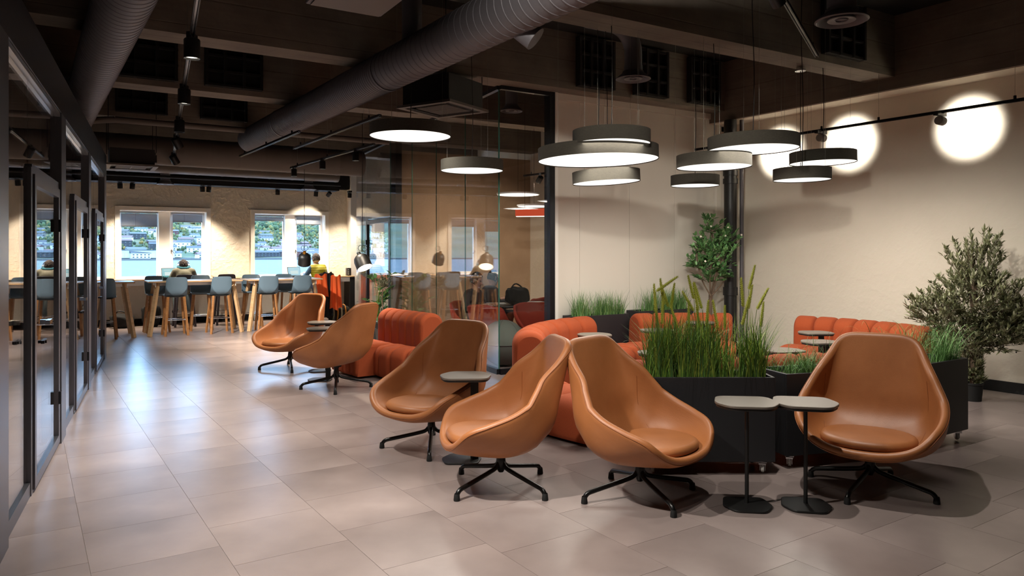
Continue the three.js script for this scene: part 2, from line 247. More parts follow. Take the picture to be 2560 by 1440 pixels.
// ---- glass room fronts
{
  const A0 = 3.98, T0 = 8.64, cuts = [0, 1.16, 2.38, 3.62, 4.95];
  const g = thing('glass_room_front', 'frameless floor-to-ceiling glass front of the meeting room beside the lounge', 'partition', FP.pos(A0, 0, T0), FP.rot);
  const bx = (x, y0, y1, t0, t1, w) => box(w, y1 - y0, t1 - t0, x, (y0 + y1) / 2, -(t0 + t1) / 2);
  part('base_rail', bx(0, 0, 0.07, 0, 7.6, 0.06), M.darkMetal, g);
  part('head_rail', bx(0, 3.7, 3.75, 0, 7.6, 0.06), M.darkMetal, g);
  for (let k = 0; k < 4; k++) { part(numbered('glass_pane'), bx(0, 0.07, 3.7, cuts[k] + 0.004, cuts[k + 1] - 0.004, 0.01), M.glass, g); part(numbered('glass_joint'), bx(0, 0.07, 3.7, cuts[k + 1] - 0.004, cuts[k + 1] + 0.004, 0.011), M.glassEdge, g); }
  part('glass_pane', bx(0, 2.28, 3.7, 4.96, 6.74, 0.01), M.glass, g); part('glass_pane', bx(0, 0.07, 3.7, 6.78, 7.6, 0.01), M.glass, g);
  part('glass_edge', bx(0, 0.07, 3.7, -0.008, 0.004, 0.014), M.glassEdge, g);
  const dr = part('door_leaf', [bx(0.02, 0.02, 2.26, 4.95, 5.06, 0.06), bx(0.02, 0.02, 2.26, 6.66, 6.76, 0.06), bx(0.02, 2.18, 2.26, 5.06, 6.66, 0.06), bx(0.02, 0.02, 0.1, 5.06, 6.66, 0.06)], M.darkMetal, g);
  part('door_pane', bx(0.02, 0.1, 2.18, 5.06, 6.66, 0.01), M.glass, dr);
  for (const y of [0.35, 1.75]) part('hinge', bx(-0.03, y, y + 0.1, 6.6, 6.66, 0.04), M.darkMetal, dr);
  const a0 = FB.a(-0.17, 9.51), g2 = thing('glass_room_side', 'single glass pane between the green glass corner and the panel wall', 'partition', FB.pos(a0, 0, 8.2), FB.rot);
  part('base_rail', box(0.83, 0.07, 0.06, 0.42, 0.035, 0), M.darkMetal, g2); part('head_rail', box(0.83, 0.05, 0.06, 0.42, 3.725, 0), M.darkMetal, g2);
  part('glass_pane', box(0.8, 3.63, 0.01, 0.41, 1.885, 0), M.glass, g2);
}
// ================================================================ CEILING SERVICES
function ribbedDuct(a, b, r, pitch, seg = 40) {   // spiral duct with raised seams
  const L = a.distanceTo(b), n = Math.round(L / pitch), pts = []; for (let i = 0; i <= n; i++) { const y = i * L / n; pts.push([r, y], [r, y + L / n * 0.82], [r + 0.004, y + L / n * 0.86], [r + 0.004, y + L / n * 0.93], [r, y + L / n * 0.97]); }
  const g = toCreasedNormals(lathe(pts.slice(0, -4), seg), 0.4); g.applyQuaternion(new THREE.Quaternion().setFromUnitVectors(UPV, b.clone().sub(a).normalize())); return g.translate(a.x, a.y, a.z); }
const pA = FA.pos;
{ const D = thing('spiral_duct', 'large dark spiral duct crossing over the orange lounge', 'duct');
  part('ribbed_section', ribbedDuct(pA(3.21, 3.51, -1), pA(3.21, 3.51, 7.2), 0.205, 0.105), M.duct, D);
  part('fine_ribbed_section', ribbedDuct(pA(3.21, 3.51, 7.2), pA(3.21, 3.51, 12.9), 0.207, 0.05), M.duct, D);
  part('collar', ribbedDuct(pA(3.21, 3.51, 10.9), pA(3.21, 3.51, 10.97), 0.216, 0.1), M.duct, D); part('collar', ribbedDuct(pA(3.21, 3.51, 7.17), pA(3.21, 3.51, 7.23), 0.214, 0.1), M.duct, D);
  { const g = lathe(Array.from({ length: 11 }, (_, k) => { const q = k / 10 * Math.PI / 2; return [0.206 * Math.cos(q) + 0.0005, 0.1 * Math.sin(q)]; }), 40); g.applyQuaternion(new THREE.Quaternion().setFromUnitVectors(UPV, pA(0, 0, 1).normalize())); const e = pA(3.21, 3.51, 12.9); part('end_cap', g.translate(e.x, e.y, e.z), M.duct, D); }
  { const r0 = pA(3.21, 3.66, 6.62); part('riser', rod(r0, r0.clone().setY(4.45), 0.1, 24), M.duct, D); }
  const s = pA(3.21, 3.51, 4.95); part('branch_collar', rod(s, s.clone().add(V(0.26, -0.22, 0.04)), 0.1, 24, 0.1), M.duct, D);
}
{ const D = thing('spiral_duct', 'dark spiral duct running above the glazed offices', 'duct');
  part('ribbed_section', ribbedDuct(pA(0.623, 3.51, -1), pA(0.623, 3.51, 13), 0.205, 0.1), M.duct, D); }
{ const pB = FB.pos;
  const D1 = thing('air_duct', 'wide dark round duct across the ceiling before the window wall', 'duct'); part('ribbed_section', ribbedDuct(pB(-1.6, 3.42, 14.6), pB(5.2, 3.42, 14.6), 0.26, 0.5), M.ductMat || (M.ductMat = std({ color: 0x5a5049, roughness: 0.75 })), D1);
  const D2 = thing('air_duct', 'narrower dark round duct just before the window wall', 'duct'); part('ribbed_section', ribbedDuct(pB(-1.6, 3.4, 16.65), pB(5.35, 3.4, 16.65), 0.18, 0.5), M.ductMat, D2);
  solo('cable_tray', 'black cable tray along the top of the window wall', 'cable tray', [boxF(FB, -1.6, 5.5, 3.05, 3.22, 17.0, 17.04), boxF(FB, -1.6, 5.5, 3.05, 3.22, 17.4, 17.44), boxF(FB, -1.6, 5.5, 3.05, 3.07, 17.0, 17.44)], M.black);
  solo('conduit', 'thin black pipe hung before the cable tray', 'pipe', rod(pB(-1.6, 3.12, 16.3), pB(5.3, 3.12, 16.3), 0.03, 10), M.black);
  solo('conduit', 'black pipe close to the window wall', 'pipe', rod(pB(-1.6, 3.11, 17.68), pB(5.5, 3.11, 17.68), 0.035, 10), M.black);
  solo('ceiling_closure', 'black boxed bulkhead at the top of the window wall', 'bulkhead', boxF(FB, -9, 6, 3.16, 4.5, 17.75, 18.02), M.black);
  solo('conduit', 'long horizontal pipe under the third beam', 'pipe', [rod(pB(0.6, 3.6, 12.6), pB(5.0, 3.6, 12.6), 0.05, 12), tube([pB(0.6, 3.6, 12.6), pB(0.3, 3.55, 12.6), pB(0.15, 3.45, 12.6), pB(0.0, 3.3, 12.6)], 0.05, 16, 12)], M.ductMat);
}
// coffered acoustic panels hung on beam faces
function coffer(a, n, w, h, y, label) { const g = thing('acoustic_panel', label, 'acoustic panel', FB.pos(a, y, n), FB.rot, 'coffered acoustic panels on the beams'); part('backing', box(w, h, 0.03, 0, 0, -0.015), M.coffer || (M.coffer = std({ color: 0x0d0c0b, roughness: 0.95 })), g);
  for (const x of [-1 / 2 + 0.03, -1 / 6, 1 / 6, 1 / 2 - 0.03]) part('rib', box(0.035, h, 0.07, x * w, 0, 0.035), M.coffer, g); for (const y2 of [-1 / 2 + 0.03, -1 / 6, 1 / 6, 1 / 2 - 0.03]) part('cross_rib', box(w, 0.03, 0.05, 0, y2 * h, 0.03), M.coffer, g); }
{ const aOf = (u, n) => { const d = FB.dAt(u, n); return FB.a((u - CX) / F * d, d); };
  const lab = ['left of the elbow duct', 'behind the elbow duct outlet', 'over the right end of the white panels', 'in the corner by the edge beam']; [1492, 1630, 1762].forEach((u, k) => coffer(aOf(u, 7.82), 7.86, 0.6, 0.66, 4.12, 'black coffered sound panel on the beam ' + lab[k]));
  const lab2 = ['second beam left of the walkway track', 'second beam right of the walkway track', 'third beam left of the walkway track', 'third beam before the finely ribbed duct']; [[365, 10.5], [585, 10.5], [355, 13.15], [560, 13.15]].forEach(([u, n], k) => coffer(aOf(u, n), n, 0.75, 0.62, 4.13, 'black coffered sound panel on the ' + lab2[k]));
  const lab3 = 'black coffered sound panel on the nearest beam by the plastered wall'; for (const a of [7.6]) coffer(a, 5.22, 0.7, 0.62, 4.13, lab3); }
// air diffusers
function diffuser(pos, r, label, up, elbow) { const g = thing('air_diffuser', label, 'air vent', pos); 
  part('cone_rim', toCreasedNormals(lathe([[r * 0.52, 0.16], [r * 0.55, 0.08], [r * 0.98, 0.012], [r, 0], [r * 0.93, -0.008], [r * 0.7, 0.03], [r * 0.6, 0.09]], 40), 0.7), M.duct, g);
  part('inner_cone', toCreasedNormals(lathe([[0.001, 0.012], [r * 0.2, 0.01], [r * 0.22, 0.0], [r * 0.25, 0.01], [r * 0.52, 0.0], [r * 0.54, 0.006], [r * 0.4, 0.05]], 36), 0.7), M.duct, g);
  if (elbow) { const e = [V(0, 0.12, 0), V(0, 0.3, 0)]; for (let k = 1; k <= 8; k++) { const q = k / 8 * Math.PI / 2; e.push(V(-0.3 * (1 - Math.cos(q)) * Math.cos(FB.rot), 0.3 + 0.3 * Math.sin(q), 0.3 * (1 - Math.cos(q)) * Math.sin(FB.rot))); } const l = e[e.length - 1]; e.push(l.clone().add(V(-0.4 * Math.cos(FB.rot), 0, 0.4 * Math.sin(FB.rot)))); part('elbow_duct', tube(e, r * 0.5, 40, 28), M.duct, g); }
  else part('duct', cyl(r * 0.55, r * 0.55, up, 32, 0, up / 2 + 0.1, 0), M.duct, g); }
{ const q = at(1583, 198, 8.6); diffuser(q, 0.205, 'round air diffuser on a dark elbow duct beside the spiral duct', 0.5, true);
  diffuser(at(2104, 52, 5.9), 0.205, 'round air diffuser on a straight duct near the plastered wall', 0.9, false);
  diffuser(at(1279, 278, 10.4), 0.16, 'round air diffuser inside the glass meeting room', 0.9, false);
  for (const [u, v, l] of [[413, 461, 'small round ceiling diffuser above the left window'], [772, 474, 'small round ceiling diffuser above the right window']]) diffuser(at(u, v, FB.dAt(u, 16.9)), 0.17, l, 0.3, false); }
// AC cassettes
function cassette(pos, w, h, label, rot) { const g = thing('air_conditioner', label, 'air conditioner', pos, rot); part('casing', [box(w * 0.86, h, w * 0.86, 0, h / 2, 0), box(0.05, 0.04, w * 0.5, w * 0.43, h * 0.8, 0), box(0.05, h * 0.5, 0.06, w * 0.46, h * 0.5, 0.1)], M.casing || (M.casing = std({ color: 0x1b1918, roughness: 0.6 })), g);
  part('fascia', [box(w, 0.03, 0.07, 0, -0.015, w / 2 - 0.035), box(w, 0.03, 0.07, 0, -0.015, -w / 2 + 0.035), box(0.07, 0.03, w - 0.14, w / 2 - 0.035, -0.015, 0), box(0.07, 0.03, w - 0.14, -w / 2 + 0.035, -0.015, 0)], M.fascia || (M.fascia = std({ color: 0x5d5650, roughness: 0.6 })), g);
  part('air_flap', [-1, 1].map(s => box(w * 0.72, 0.01, 0.06, 0, -0.02, s * w * 0.37)), M.black, g);
  const gl = []; for (let k = 0; k < 26; k++) gl.push(box(w * 0.6, 0.008, 0.009, 0, -0.02, -w * 0.28 + k * w * 0.56 / 25)); part('intake_grille', [...gl, box(0.02, 0.008, w * 0.56, 0, -0.022, 0), box(w * 0.6, 0.004, w * 0.58, 0, -0.006, 0)], M.fascia, g);
  for (const [x, z] of [[-1, -1], [-1, 1], [1, -1], [1, 1]]) part('hanger_rod', rod(V(x * w * 0.46, h * 0.8, z * w * 0.4), V(x * w * 0.46, 4.5 - pos.y, z * w * 0.4), 0.006, 6), M.darkMetal, g); }
cassette(at(1108, 270, 8.9), 0.8, 0.32, 'square ceiling air conditioner hanging under the large spiral duct', R(58));
cassette(at(328, 415, 11.6), 0.72, 0.24, 'square ceiling air conditioner hanging at the end of the glazed offices', FB.rot);
{ const q = at(893, -30, 5.6); const g = thing('air_handler', 'flat grey air handler box beside the large duct under the slab', 'air handler', [q.x, 3.52, q.z], FB.rot); part('casing', rbox(0.62, 0.22, 0.62, 0.01, 0, 0.11, 0), M.duct, g); part('underside_panel', box(0.56, 0.012, 0.56, 0, -0.006, 0), M.fascia, g); for (const [x, z] of [[-1, -1], [-1, 1], [1, -1], [1, 1]]) part('hanger_rod', rod(V(x * 0.27, 0.2, z * 0.27), V(x * 0.27, 0.98, z * 0.27), 0.006, 6), M.darkMetal, g); }
// black rain pipe in the corner
{ const [X, d] = [0.291 * 11.05 + 0.08, 11.05]; const g = thing('drain_pipe', 'thick black drain pipe in the corner beside the panel wall', 'pipe', [X, 0, -d]);
  part('pipe', cyl(0.093, 0.093, 3.58, 28, 0, 1.79, 0), M.powder, g); for (const y of [1.0, 2.78, 2.66]) part('coupling', cyl(0.108, 0.108, y === 1.0 ? 0.12 : 0.075, 28, 0, y, 0), M.powder, g);
  const g2 = thing('thin_pipe', 'thin dark pipe running up beside the thick drain pipe', 'pipe', [X + 0.165, 0, -d + 0.02]); part('pipe', cyl(0.03, 0.03, 3.58, 16, 0, 1.79, 0), M.duct, g2); part('coupling', cyl(0.036, 0.036, 0.05, 16, 0, 2.86, 0), M.duct, g2); }
// ================================================================ PENDANTS AND TRACK LIGHTS
function pendant(u, vBottom, D, d, label, tilt = 0, L = 5, h = 0.13) { L *= 3.5;
  const pos = at(u, vBottom, d); const g = thing('disc_pendant', label, 'pendant lamp', pos); const q = new THREE.Group(); q.name = 'drum'; g.add(q); q.rotation.z = tilt; const r = D / 2;
  part('shade', toCreasedNormals(lathe([[r - 0.006, 0.004], [r, 0], [r, h], [r - 0.006, h], [r - 0.006, 0.012]], 72), 0.6), M.linen, q);
  part('diffuser_glow', lathe([[0.0005, 0.008], [r - 0.006, 0.008]], 64), M.diffuser, q);
  part('top_plate', cyl(r - 0.007, r - 0.007, 0.006, 64, 0, h - 0.02, 0), M.linen, q);
  const H = 4.48 - pos.y; part('power_cord', tube([V(0, h - 0.02, 0), V(0.01, H * 0.4, 0.005), V(-0.008, H * 0.75, 0), V(0, H, 0)], 0.0045, 24, 6), M.cord, g);
  for (let k = 0; k < 3; k++) { const a = k * 2.094 + u; part('suspension_wire', rod(V(Math.cos(a) * r * 0.8, h - 0.02, Math.sin(a) * r * 0.8), V(Math.cos(a) * r * 0.8, H, Math.sin(a) * r * 0.8), 0.0013, 4), M.wire, g); }
  part('ceiling_canopy', cyl(0.06, 0.06, 0.03, 24, 0, H, 0), M.darkMetal, g);
  const l = areaDown(q, D * 0.8, L, -0.012); return g; }
pendant(1026, 342, 0.9, 8.15, 'dark fabric disc pendant hanging below the ceiling air conditioner', 0, 4.2);
pendant(1180, 428, 0.75, 8.8, 'dark fabric disc pendant hanging before the glass corner', 0, 4.2);
pendant(1528.5, 361, 0.74, 7.0, 'dark fabric disc pendant overlapping the widest disc pendant', 0, 4.6);
pendant(1495, 402, 1.21, 7.4, 'widest dark fabric disc pendant over the orange ring of sofas', R(1.2), 4.6);
pendant(1516, 457, 0.755, 8.2, 'tilted small dark fabric disc pendant below the widest one', R(3.0), 4.6);
pendant(1882.5, 375, 0.87, 7.25, 'broad dark fabric disc pendant before the corner of the plastered wall', R(0.8), 4.6);
pendant(1784.5, 419, 0.76, 7.6, 'dark fabric disc pendant half under a broader one in the corner', R(0.8), 4.6);
pendant(1737.5, 465, 0.6, 9.2, 'smallest dark fabric disc pendant before the panel wall joint', 0, 4.6);
pendant(2057, 408, 0.74, 8.6, 'dark fabric disc pendant in front of the glowing wall spots', R(1), 4.6);
pendant(2005, 451, 0.61, 8.1, 'lowest dark fabric disc pendant beside the plastered wall', R(0.5), 4.6);
{ const g = thing('ceiling_rose', 'flat metal cord canopy under the nearest concrete beam', 'ceiling rose', at(2001, 176, 8.55)); part('plate', cyl(0.06, 0.06, 0.02, 28), M.alu, g); part('stem', cyl(0.008, 0.008, 0.1, 10, 0, 0.05, 0), M.alu, g); part('cord', rod(V(0, 0, 0), V(0, -1.2, 0), 0.004, 6), M.cord, g); }

function track(a, b, label, hang = []) { const g = thing('light_track', label, 'light track', a.clone()); const e = b.clone().sub(a), s = V(0, 0, 0); const side = V(-e.z, 0, e.x).normalize().multiplyScalar(0.014);
  part('rail', [bar(s.clone().add(V(0, 0.012, 0)), e.clone().add(V(0, 0.012, 0)), 0.036, 0.012), bar(s.clone().add(side), e.clone().add(side), 0.008, 0.028), bar(s.clone().sub(side), e.clone().sub(side), 0.008, 0.028)], M.darkMetal, g);
  part('conductor', bar(s.clone().add(V(0, 0.003, 0)), e.clone().add(V(0, 0.003, 0)), 0.012, 0.006), M.alu, g);
  for (const t of hang) { const p = e.clone().multiplyScalar(t); part('hanger_wire', rod(p, p.clone().setY(4.49 - a.y), 0.0015, 4), M.wire, g); part('hanger_clip', box(0.02, 0.05, 0.02, p.x, p.y + 0.03, p.z), M.darkMetal, g); } return g; }
const headGeo = (r, h) => toCreasedNormals(lathe([[0.001, h], [r * 0.92, h], [r, h - 0.008], [r, 0], [r - 0.006, 0], [r - 0.008, 0.02], [0.001, 0.03]], 28), 0.6);
// a cylinder spot; pos is the joint at the track, dir the way it shines
function spotHead(pos, dir, r, h, label, opt = {}) { const g = thing('track_spot', label, 'spotlight', pos, opt.rot || 0, opt.group); const D = dir.clone().normalize(); const inv = D.clone().applyAxisAngle(UPV, -(opt.rot || 0));
  part('adapter', box(opt.aw || 0.035, 0.045, opt.al || 0.12, 0, -0.01, 0), M.powder, g); part('stem', cyl(0.008, 0.008, 0.07, 8, 0, -0.05, 0), M.powder, g);
  const q = new THREE.Quaternion().setFromUnitVectors(V(0, -1, 0), inv); const c = V(0, -0.085, 0); const head = part('head', headGeo(r, h), opt.m || M.powder, g); head.quaternion.copy(q); head.position.copy(c).add(inv.clone().multiplyScalar(h * 0.62));
  if (opt.lit !== false) part('led_glow', lathe([[0.0005, 0.016], [r - 0.008, 0.016]], 24), M.ledFace, head);
  const wpos = pos.clone().add(V(0, -0.085, 0)).add(D.clone().multiplyScalar(h * 0.64 + 0.005)); if (opt.cd) { const l = spotLight(scene, wpos, wpos.clone().add(D), opt.cd, opt.deg || 25, opt.pen ?? 0.6, opt.color || WARM, opt.soft || 1.5); l.name = g.name + '_beam'; } return g; }

// track along the walkway with five cylinders
const walkA = [[481, 4.1], [461, 0], [448, 0], [440, 0], [431, 0]];
{ const q0 = 3.18 - EYE; const pt = (v) => { const d = F * q0 / (HORIZON - v); return d; };
  // spots sit on one line parallel to the glass offices
  const P1 = at(480, 98, 5.45), dirP = V(-FP.s, 0, -FP.c); const line = t => P1.clone().add(dirP.clone().multiplyScalar(t)).setY(3.2);
  track(line(-4), line(9), 'light track along the walkway beside the glazed offices', [0.2, 0.38, 0.55, 0.75, 0.95]);
  const names = ['nearest', 'second', 'third', 'fourth', 'last'];
  [0, 1.85, 3.7, 5.2, 7.2].forEach((t, k) => { spotHead(line(t), k < 3 ? V(0, -1, 0) : V(0.28, -1, -0.75), 0.058, 0.145, ['glowing black cylinder spot on the walkway track before the first lit beam', 'glowing black cylinder spot on the walkway track before the second lit beam', 'dark cylinder spot on the walkway track near the pipe under the third beam', 'dark cylinder spot on the walkway track beside the air conditioner hoses', 'dark cylinder spot at the end of the walkway track'][k], { cd: [46, 42, 34, 72, 72][k], deg: 42, pen: 0.9, color: NEUTRAL, lit: k < 2, soft: 2 }); });
  // more of the same track behind the camera side
  spotHead(line(-2.2), V(0.35, -1, 0.0), 0.058, 0.145, 'black cylinder spot on the walkway track beyond the first lit one', { cd: 62, deg: 44, pen: 0.9, color: NEUTRAL, soft: 2 });
}
// three short tracks over the middle
{ const mk = (u0, v0, u1, v1, Y, label) => { const f = v => F * (Y - EYE) / (HORIZON - v); const a = at(u0, v0, f(v0)), b = at(u1, v1, f(v1)); track(a, b, label, [0.1, 0.5, 0.9]); return t => a.clone().lerp(b, t); };
  const t1 = mk(600, 391, 748, 329, 3.2, 'short light track ending under the finely ribbed duct');
  const t2 = mk(735, 371, 950, 289, 3.2, 'long light track beside the hanging air conditioner');
  const t3 = mk(727, 420, 935, 361, 3.1, 'light track above the stools carrying three glowing spots');
  const lab = ['glowing spot at the far end of the track above the stools', 'glowing spot in the middle of the track above the stools', 'glowing spot on the track next to the glass room edge'];
  [0.05, 0.44, 0.82].forEach((t, k) => spotHead(t3(t), V(0.02, -1, 0.05), 0.05, 0.13, lab[k], { cd: 62, deg: 38, pen: 0.8, soft: 2 }));
}
// track that leads from above the lounge chairs to the edge beam
{ const Y = 3.5, f = v => F * (Y - EYE) / (HORIZON - v), a = at(1962, 2, f(2)), b = at(2042, 140, f(140)), e = a.clone().sub(b).normalize(); const st = b.clone().addScaledVector(e, 6.2); track(st, b, 'light track slanting under the nearest beam toward the plastered wall', [0.1, 0.5, 0.95]);
  const tgt = [[2.3, 0.5, -4.8], [0.7, 0.5, -4.6], [-0.5, 0.5, -5.7], [4.3, 0.7, -7.2]], lab = ['aimed at the lone lounge chair', 'aimed at the chair before the wheat planter', 'aimed at the back-to-back chairs', 'aimed at the floor by the olive tree'];
  [2.9, 4.2, 5.4, 2.2].forEach((t, k) => { const p = b.clone().addScaledVector(e, t); spotHead(p, V(...tgt[k]).sub(p), 0.05, 0.12, 'black track spot above the lounge ' + lab[k], { cd: [19, 9, 15, 30][k], deg: 32, pen: 0.9, color: NEUTRAL, soft: 1.2 }); });
  [[5.9, 1.75, 3.15, -10.6, 'aimed at the top of the white panel wall', 62, 22], [4.8, 4.4, 2.7, -9.2, 'aimed at the plastered wall behind the olive tree', 42, 27]].forEach(([t, x, y, z, l, cd, deg]) => { const p = b.clone().addScaledVector(e, t); spotHead(p, V(x, y, z).sub(p), 0.05, 0.12, 'black track spot above the lounge ' + l, { cd, deg, pen: 0.9, color: NEUTRAL, soft: 4 }); }); }
// right wall track with three wall spots
{ const p = 8.62, y = 3.17; const pos = u => { const k = (u - CX) / F, d = p / (FA.c * k + FA.s); return V(k * d, y, -d); };
  track(pos(1700), pos(2900), 'light track hung along the plastered wall', [0.3, 0.42, 0.55, 0.8]);
  const into = V(FA.c, -0.02, -FA.s);
  [[2350, 'pale round wall spot making the separate bright circle on the plastered wall'], [2052, 'pale round wall spot half behind the disc pendants'], [1880, 'pale round wall spot hidden behind the broad corner pendant']].forEach(([u, l]) => spotHead(pos(u).add(V(0, -0.01, 0)), into, 0.05, 0.1, l, { rot: FA.rot, al: 0.05, aw: 0.2, m: M.spotPale || (M.spotPale = std({ color: 0x6f6a62, roughness: 0.6 })), cd: 14, deg: 37, pen: 0.75, color: NEUTRAL, soft: 2 }));
}
// wall washers on the cable tray before the window wall
{ const n = 17.2; const L = [[300, 463, 0.06], [331, 465, -0.05], [506, 468, 0.06], [522, 472, -0.05], [694, 478, 0.05], [874, 486, 0.05]];
  const lab = ['black ceiling spot pair over the left window, one beside the partition', 'black ceiling spot of the pair over the left window', 'black ceiling spot of the pair right of the left window', 'black ceiling spot of the pair nearer the middle of the wall', 'glowing black ceiling spot over the right window', 'glowing black ceiling spot before the white pilaster'];
  L.forEach(([u, v, s], k) => { const p = pxB(u, v, n).setY(3.07); spotHead(p, V(-FB.s * 0.22 + s, -1, -FB.c * 0.22), 0.05, 0.11, lab[k], { rot: FB.rot, cd: 23, deg: 44, pen: 0.75, soft: 2, aw: 0.08 }); });
  const p = pxB(823, 488, n).setY(3.07); spotHead(p, V(-0.75, -0.8, -0.5), 0.05, 0.11, 'tilted black ceiling spot over the right end of the right window', { rot: FB.rot, cd: 12, deg: 30, pen: 0.6, lit: false });
  for (const a of [-0.9, 5.0]) { const p2 = FB.pos(a, 3.07, n); spotHead(p2, V(-FB.s * 0.22, -1, -FB.c * 0.22), 0.05, 0.11, a < 0 ? 'black ceiling spot over the window hidden by the glazed offices' : 'black ceiling spot over the pier right of the right window', { rot: FB.rot, cd: 23, deg: 44, pen: 0.75, aw: 0.08 }); }
}
// meeting room track spot + strip pendants inside
{ const a = at(1310, 440, 13.0), b = at(1372, 432, 12.6); track(a, b, 'short light track inside the meeting room', [0.3]); spotHead(a.clone().lerp(b, 0.65), V(-0.5, -0.8, -0.9), 0.05, 0.12, 'black spot on the track inside the meeting room', { cd: 13, deg: 50, pen: 0.9, lit: false, color: lin(1, 0.79, 0.58) });
  const c = at(1120, 330, 12.2); spotHead(c, V(-0.1, -0.8, -0.7), 0.05, 0.12, 'black spot washing the meeting room wall', { cd: 11, deg: 52, pen: 0.9, lit: false, color: lin(1, 0.79, 0.58) });
  const red = thing('strip_pendant', 'red veneer strip pendant with a lit underside in the meeting room', 'pendant lamp', at(1327, 531, 12.0), R(-12)); M.redVeneer = std({ color: 0xc23a20, roughness: 0.5, emissive: lin(0.35, 0.04, 0.01) });
  part('shade', box(0.62, 0.12, 0.1, 0.06, 0, 0), M.redVeneer, red); part('diffuser_glow', box(0.6, 0.012, 0.08, 0.06, -0.065, 0), M.diffuser, red); part('cord', rod(V(-0.1, 0.06, 0), V(-0.1, 2.1, 0), 0.003, 5), M.cord, red); areaDown(red, 0.3, 5, -0.08);
  for (const [u, v, w, l] of [[1295, 485, 0.75, 'upper thin white disc pendant in the meeting room'], [1335, 514, 0.6, 'lower thin white disc pendant just above the red strip lamp']]) { const g = thing('white_disc_pendant', l, 'pendant lamp', at(u, v, 12.8)); part('disc', cyl(w / 2, w / 2, 0.025, 48), M.white, g); part('diffuser_glow', cyl(w / 2 - 0.02, w / 2 - 0.02, 0.006, 48, 0, -0.016, 0), M.diffuser, g); part('cord', rod(V(0, 0, 0), V(0, 4.48 - g.position.y, 0), 0.003, 5), M.cord, g); areaDown(g, w * 0.7, 4, -0.03); } }
// bell pendants over the window tables
function bell(u, v, d, D, label, lit) { const pos = at(u, v, d); const g = thing('bell_pendant', label, 'pendant lamp', pos); const q = new THREE.Group(); q.name = 'bell'; g.add(q); q.quaternion.setFromUnitVectors(V(0, -1, 0), D.normalize());
  part('shade', toCreasedNormals(lathe([[0.03, 0.13], [0.075, 0.115], [0.11, 0.08], [0.125, 0.03], [0.125, -0.11], [0.12, -0.11], [0.12, 0.03], [0.1, 0.075]], 40), 0.7), M.powder, q);
  part('inner_reflector', lathe([[0.118, -0.108], [0.116, 0.03], [0.09, 0.07], [0.001, 0.08]], 36), M.white, q); part('neck', cyl(0.03, 0.035, 0.05, 20, 0, 0.15, 0), lit ? M.powder : M.brass || (M.brass = std({ color: 0xb07a2c, roughness: 0.35, metalness: 0.8 })), q);
  part('bulb', new THREE.SphereGeometry(0.03, 16, 12).translate(0, 0.01, 0), lit ? M.bulbGlow || (M.bulbGlow = glow(3, 2.8, 2.4)) : M.white, q);
  for (const s of [-1, 1]) part('cord_loop', new THREE.TorusGeometry(0.045, 0.004, 6, 24).rotateY(s * 0.5).translate(s * 0.03, 0.22, 0), M.cord, g);
  part('power_cord', rod(V(0, 0.24, 0), V(0, 4.48 - pos.y, 0), 0.005, 6), M.cord, g);
  if (lit) { const l = new THREE.PointLight(WARM, 1.6); l.position.set(0, 0.01, 0); l.castShadow = true; q.add(l); } }
bell(761, 648, 14.4, V(-0.15, -0.85, -0.45), 'black bell pendant with brass neck turned away in front of the right window', false);
bell(906, 655, 11.6, V(0.42, -0.85, 0.3), 'lit black bell pendant tilted to show its white inside', true);
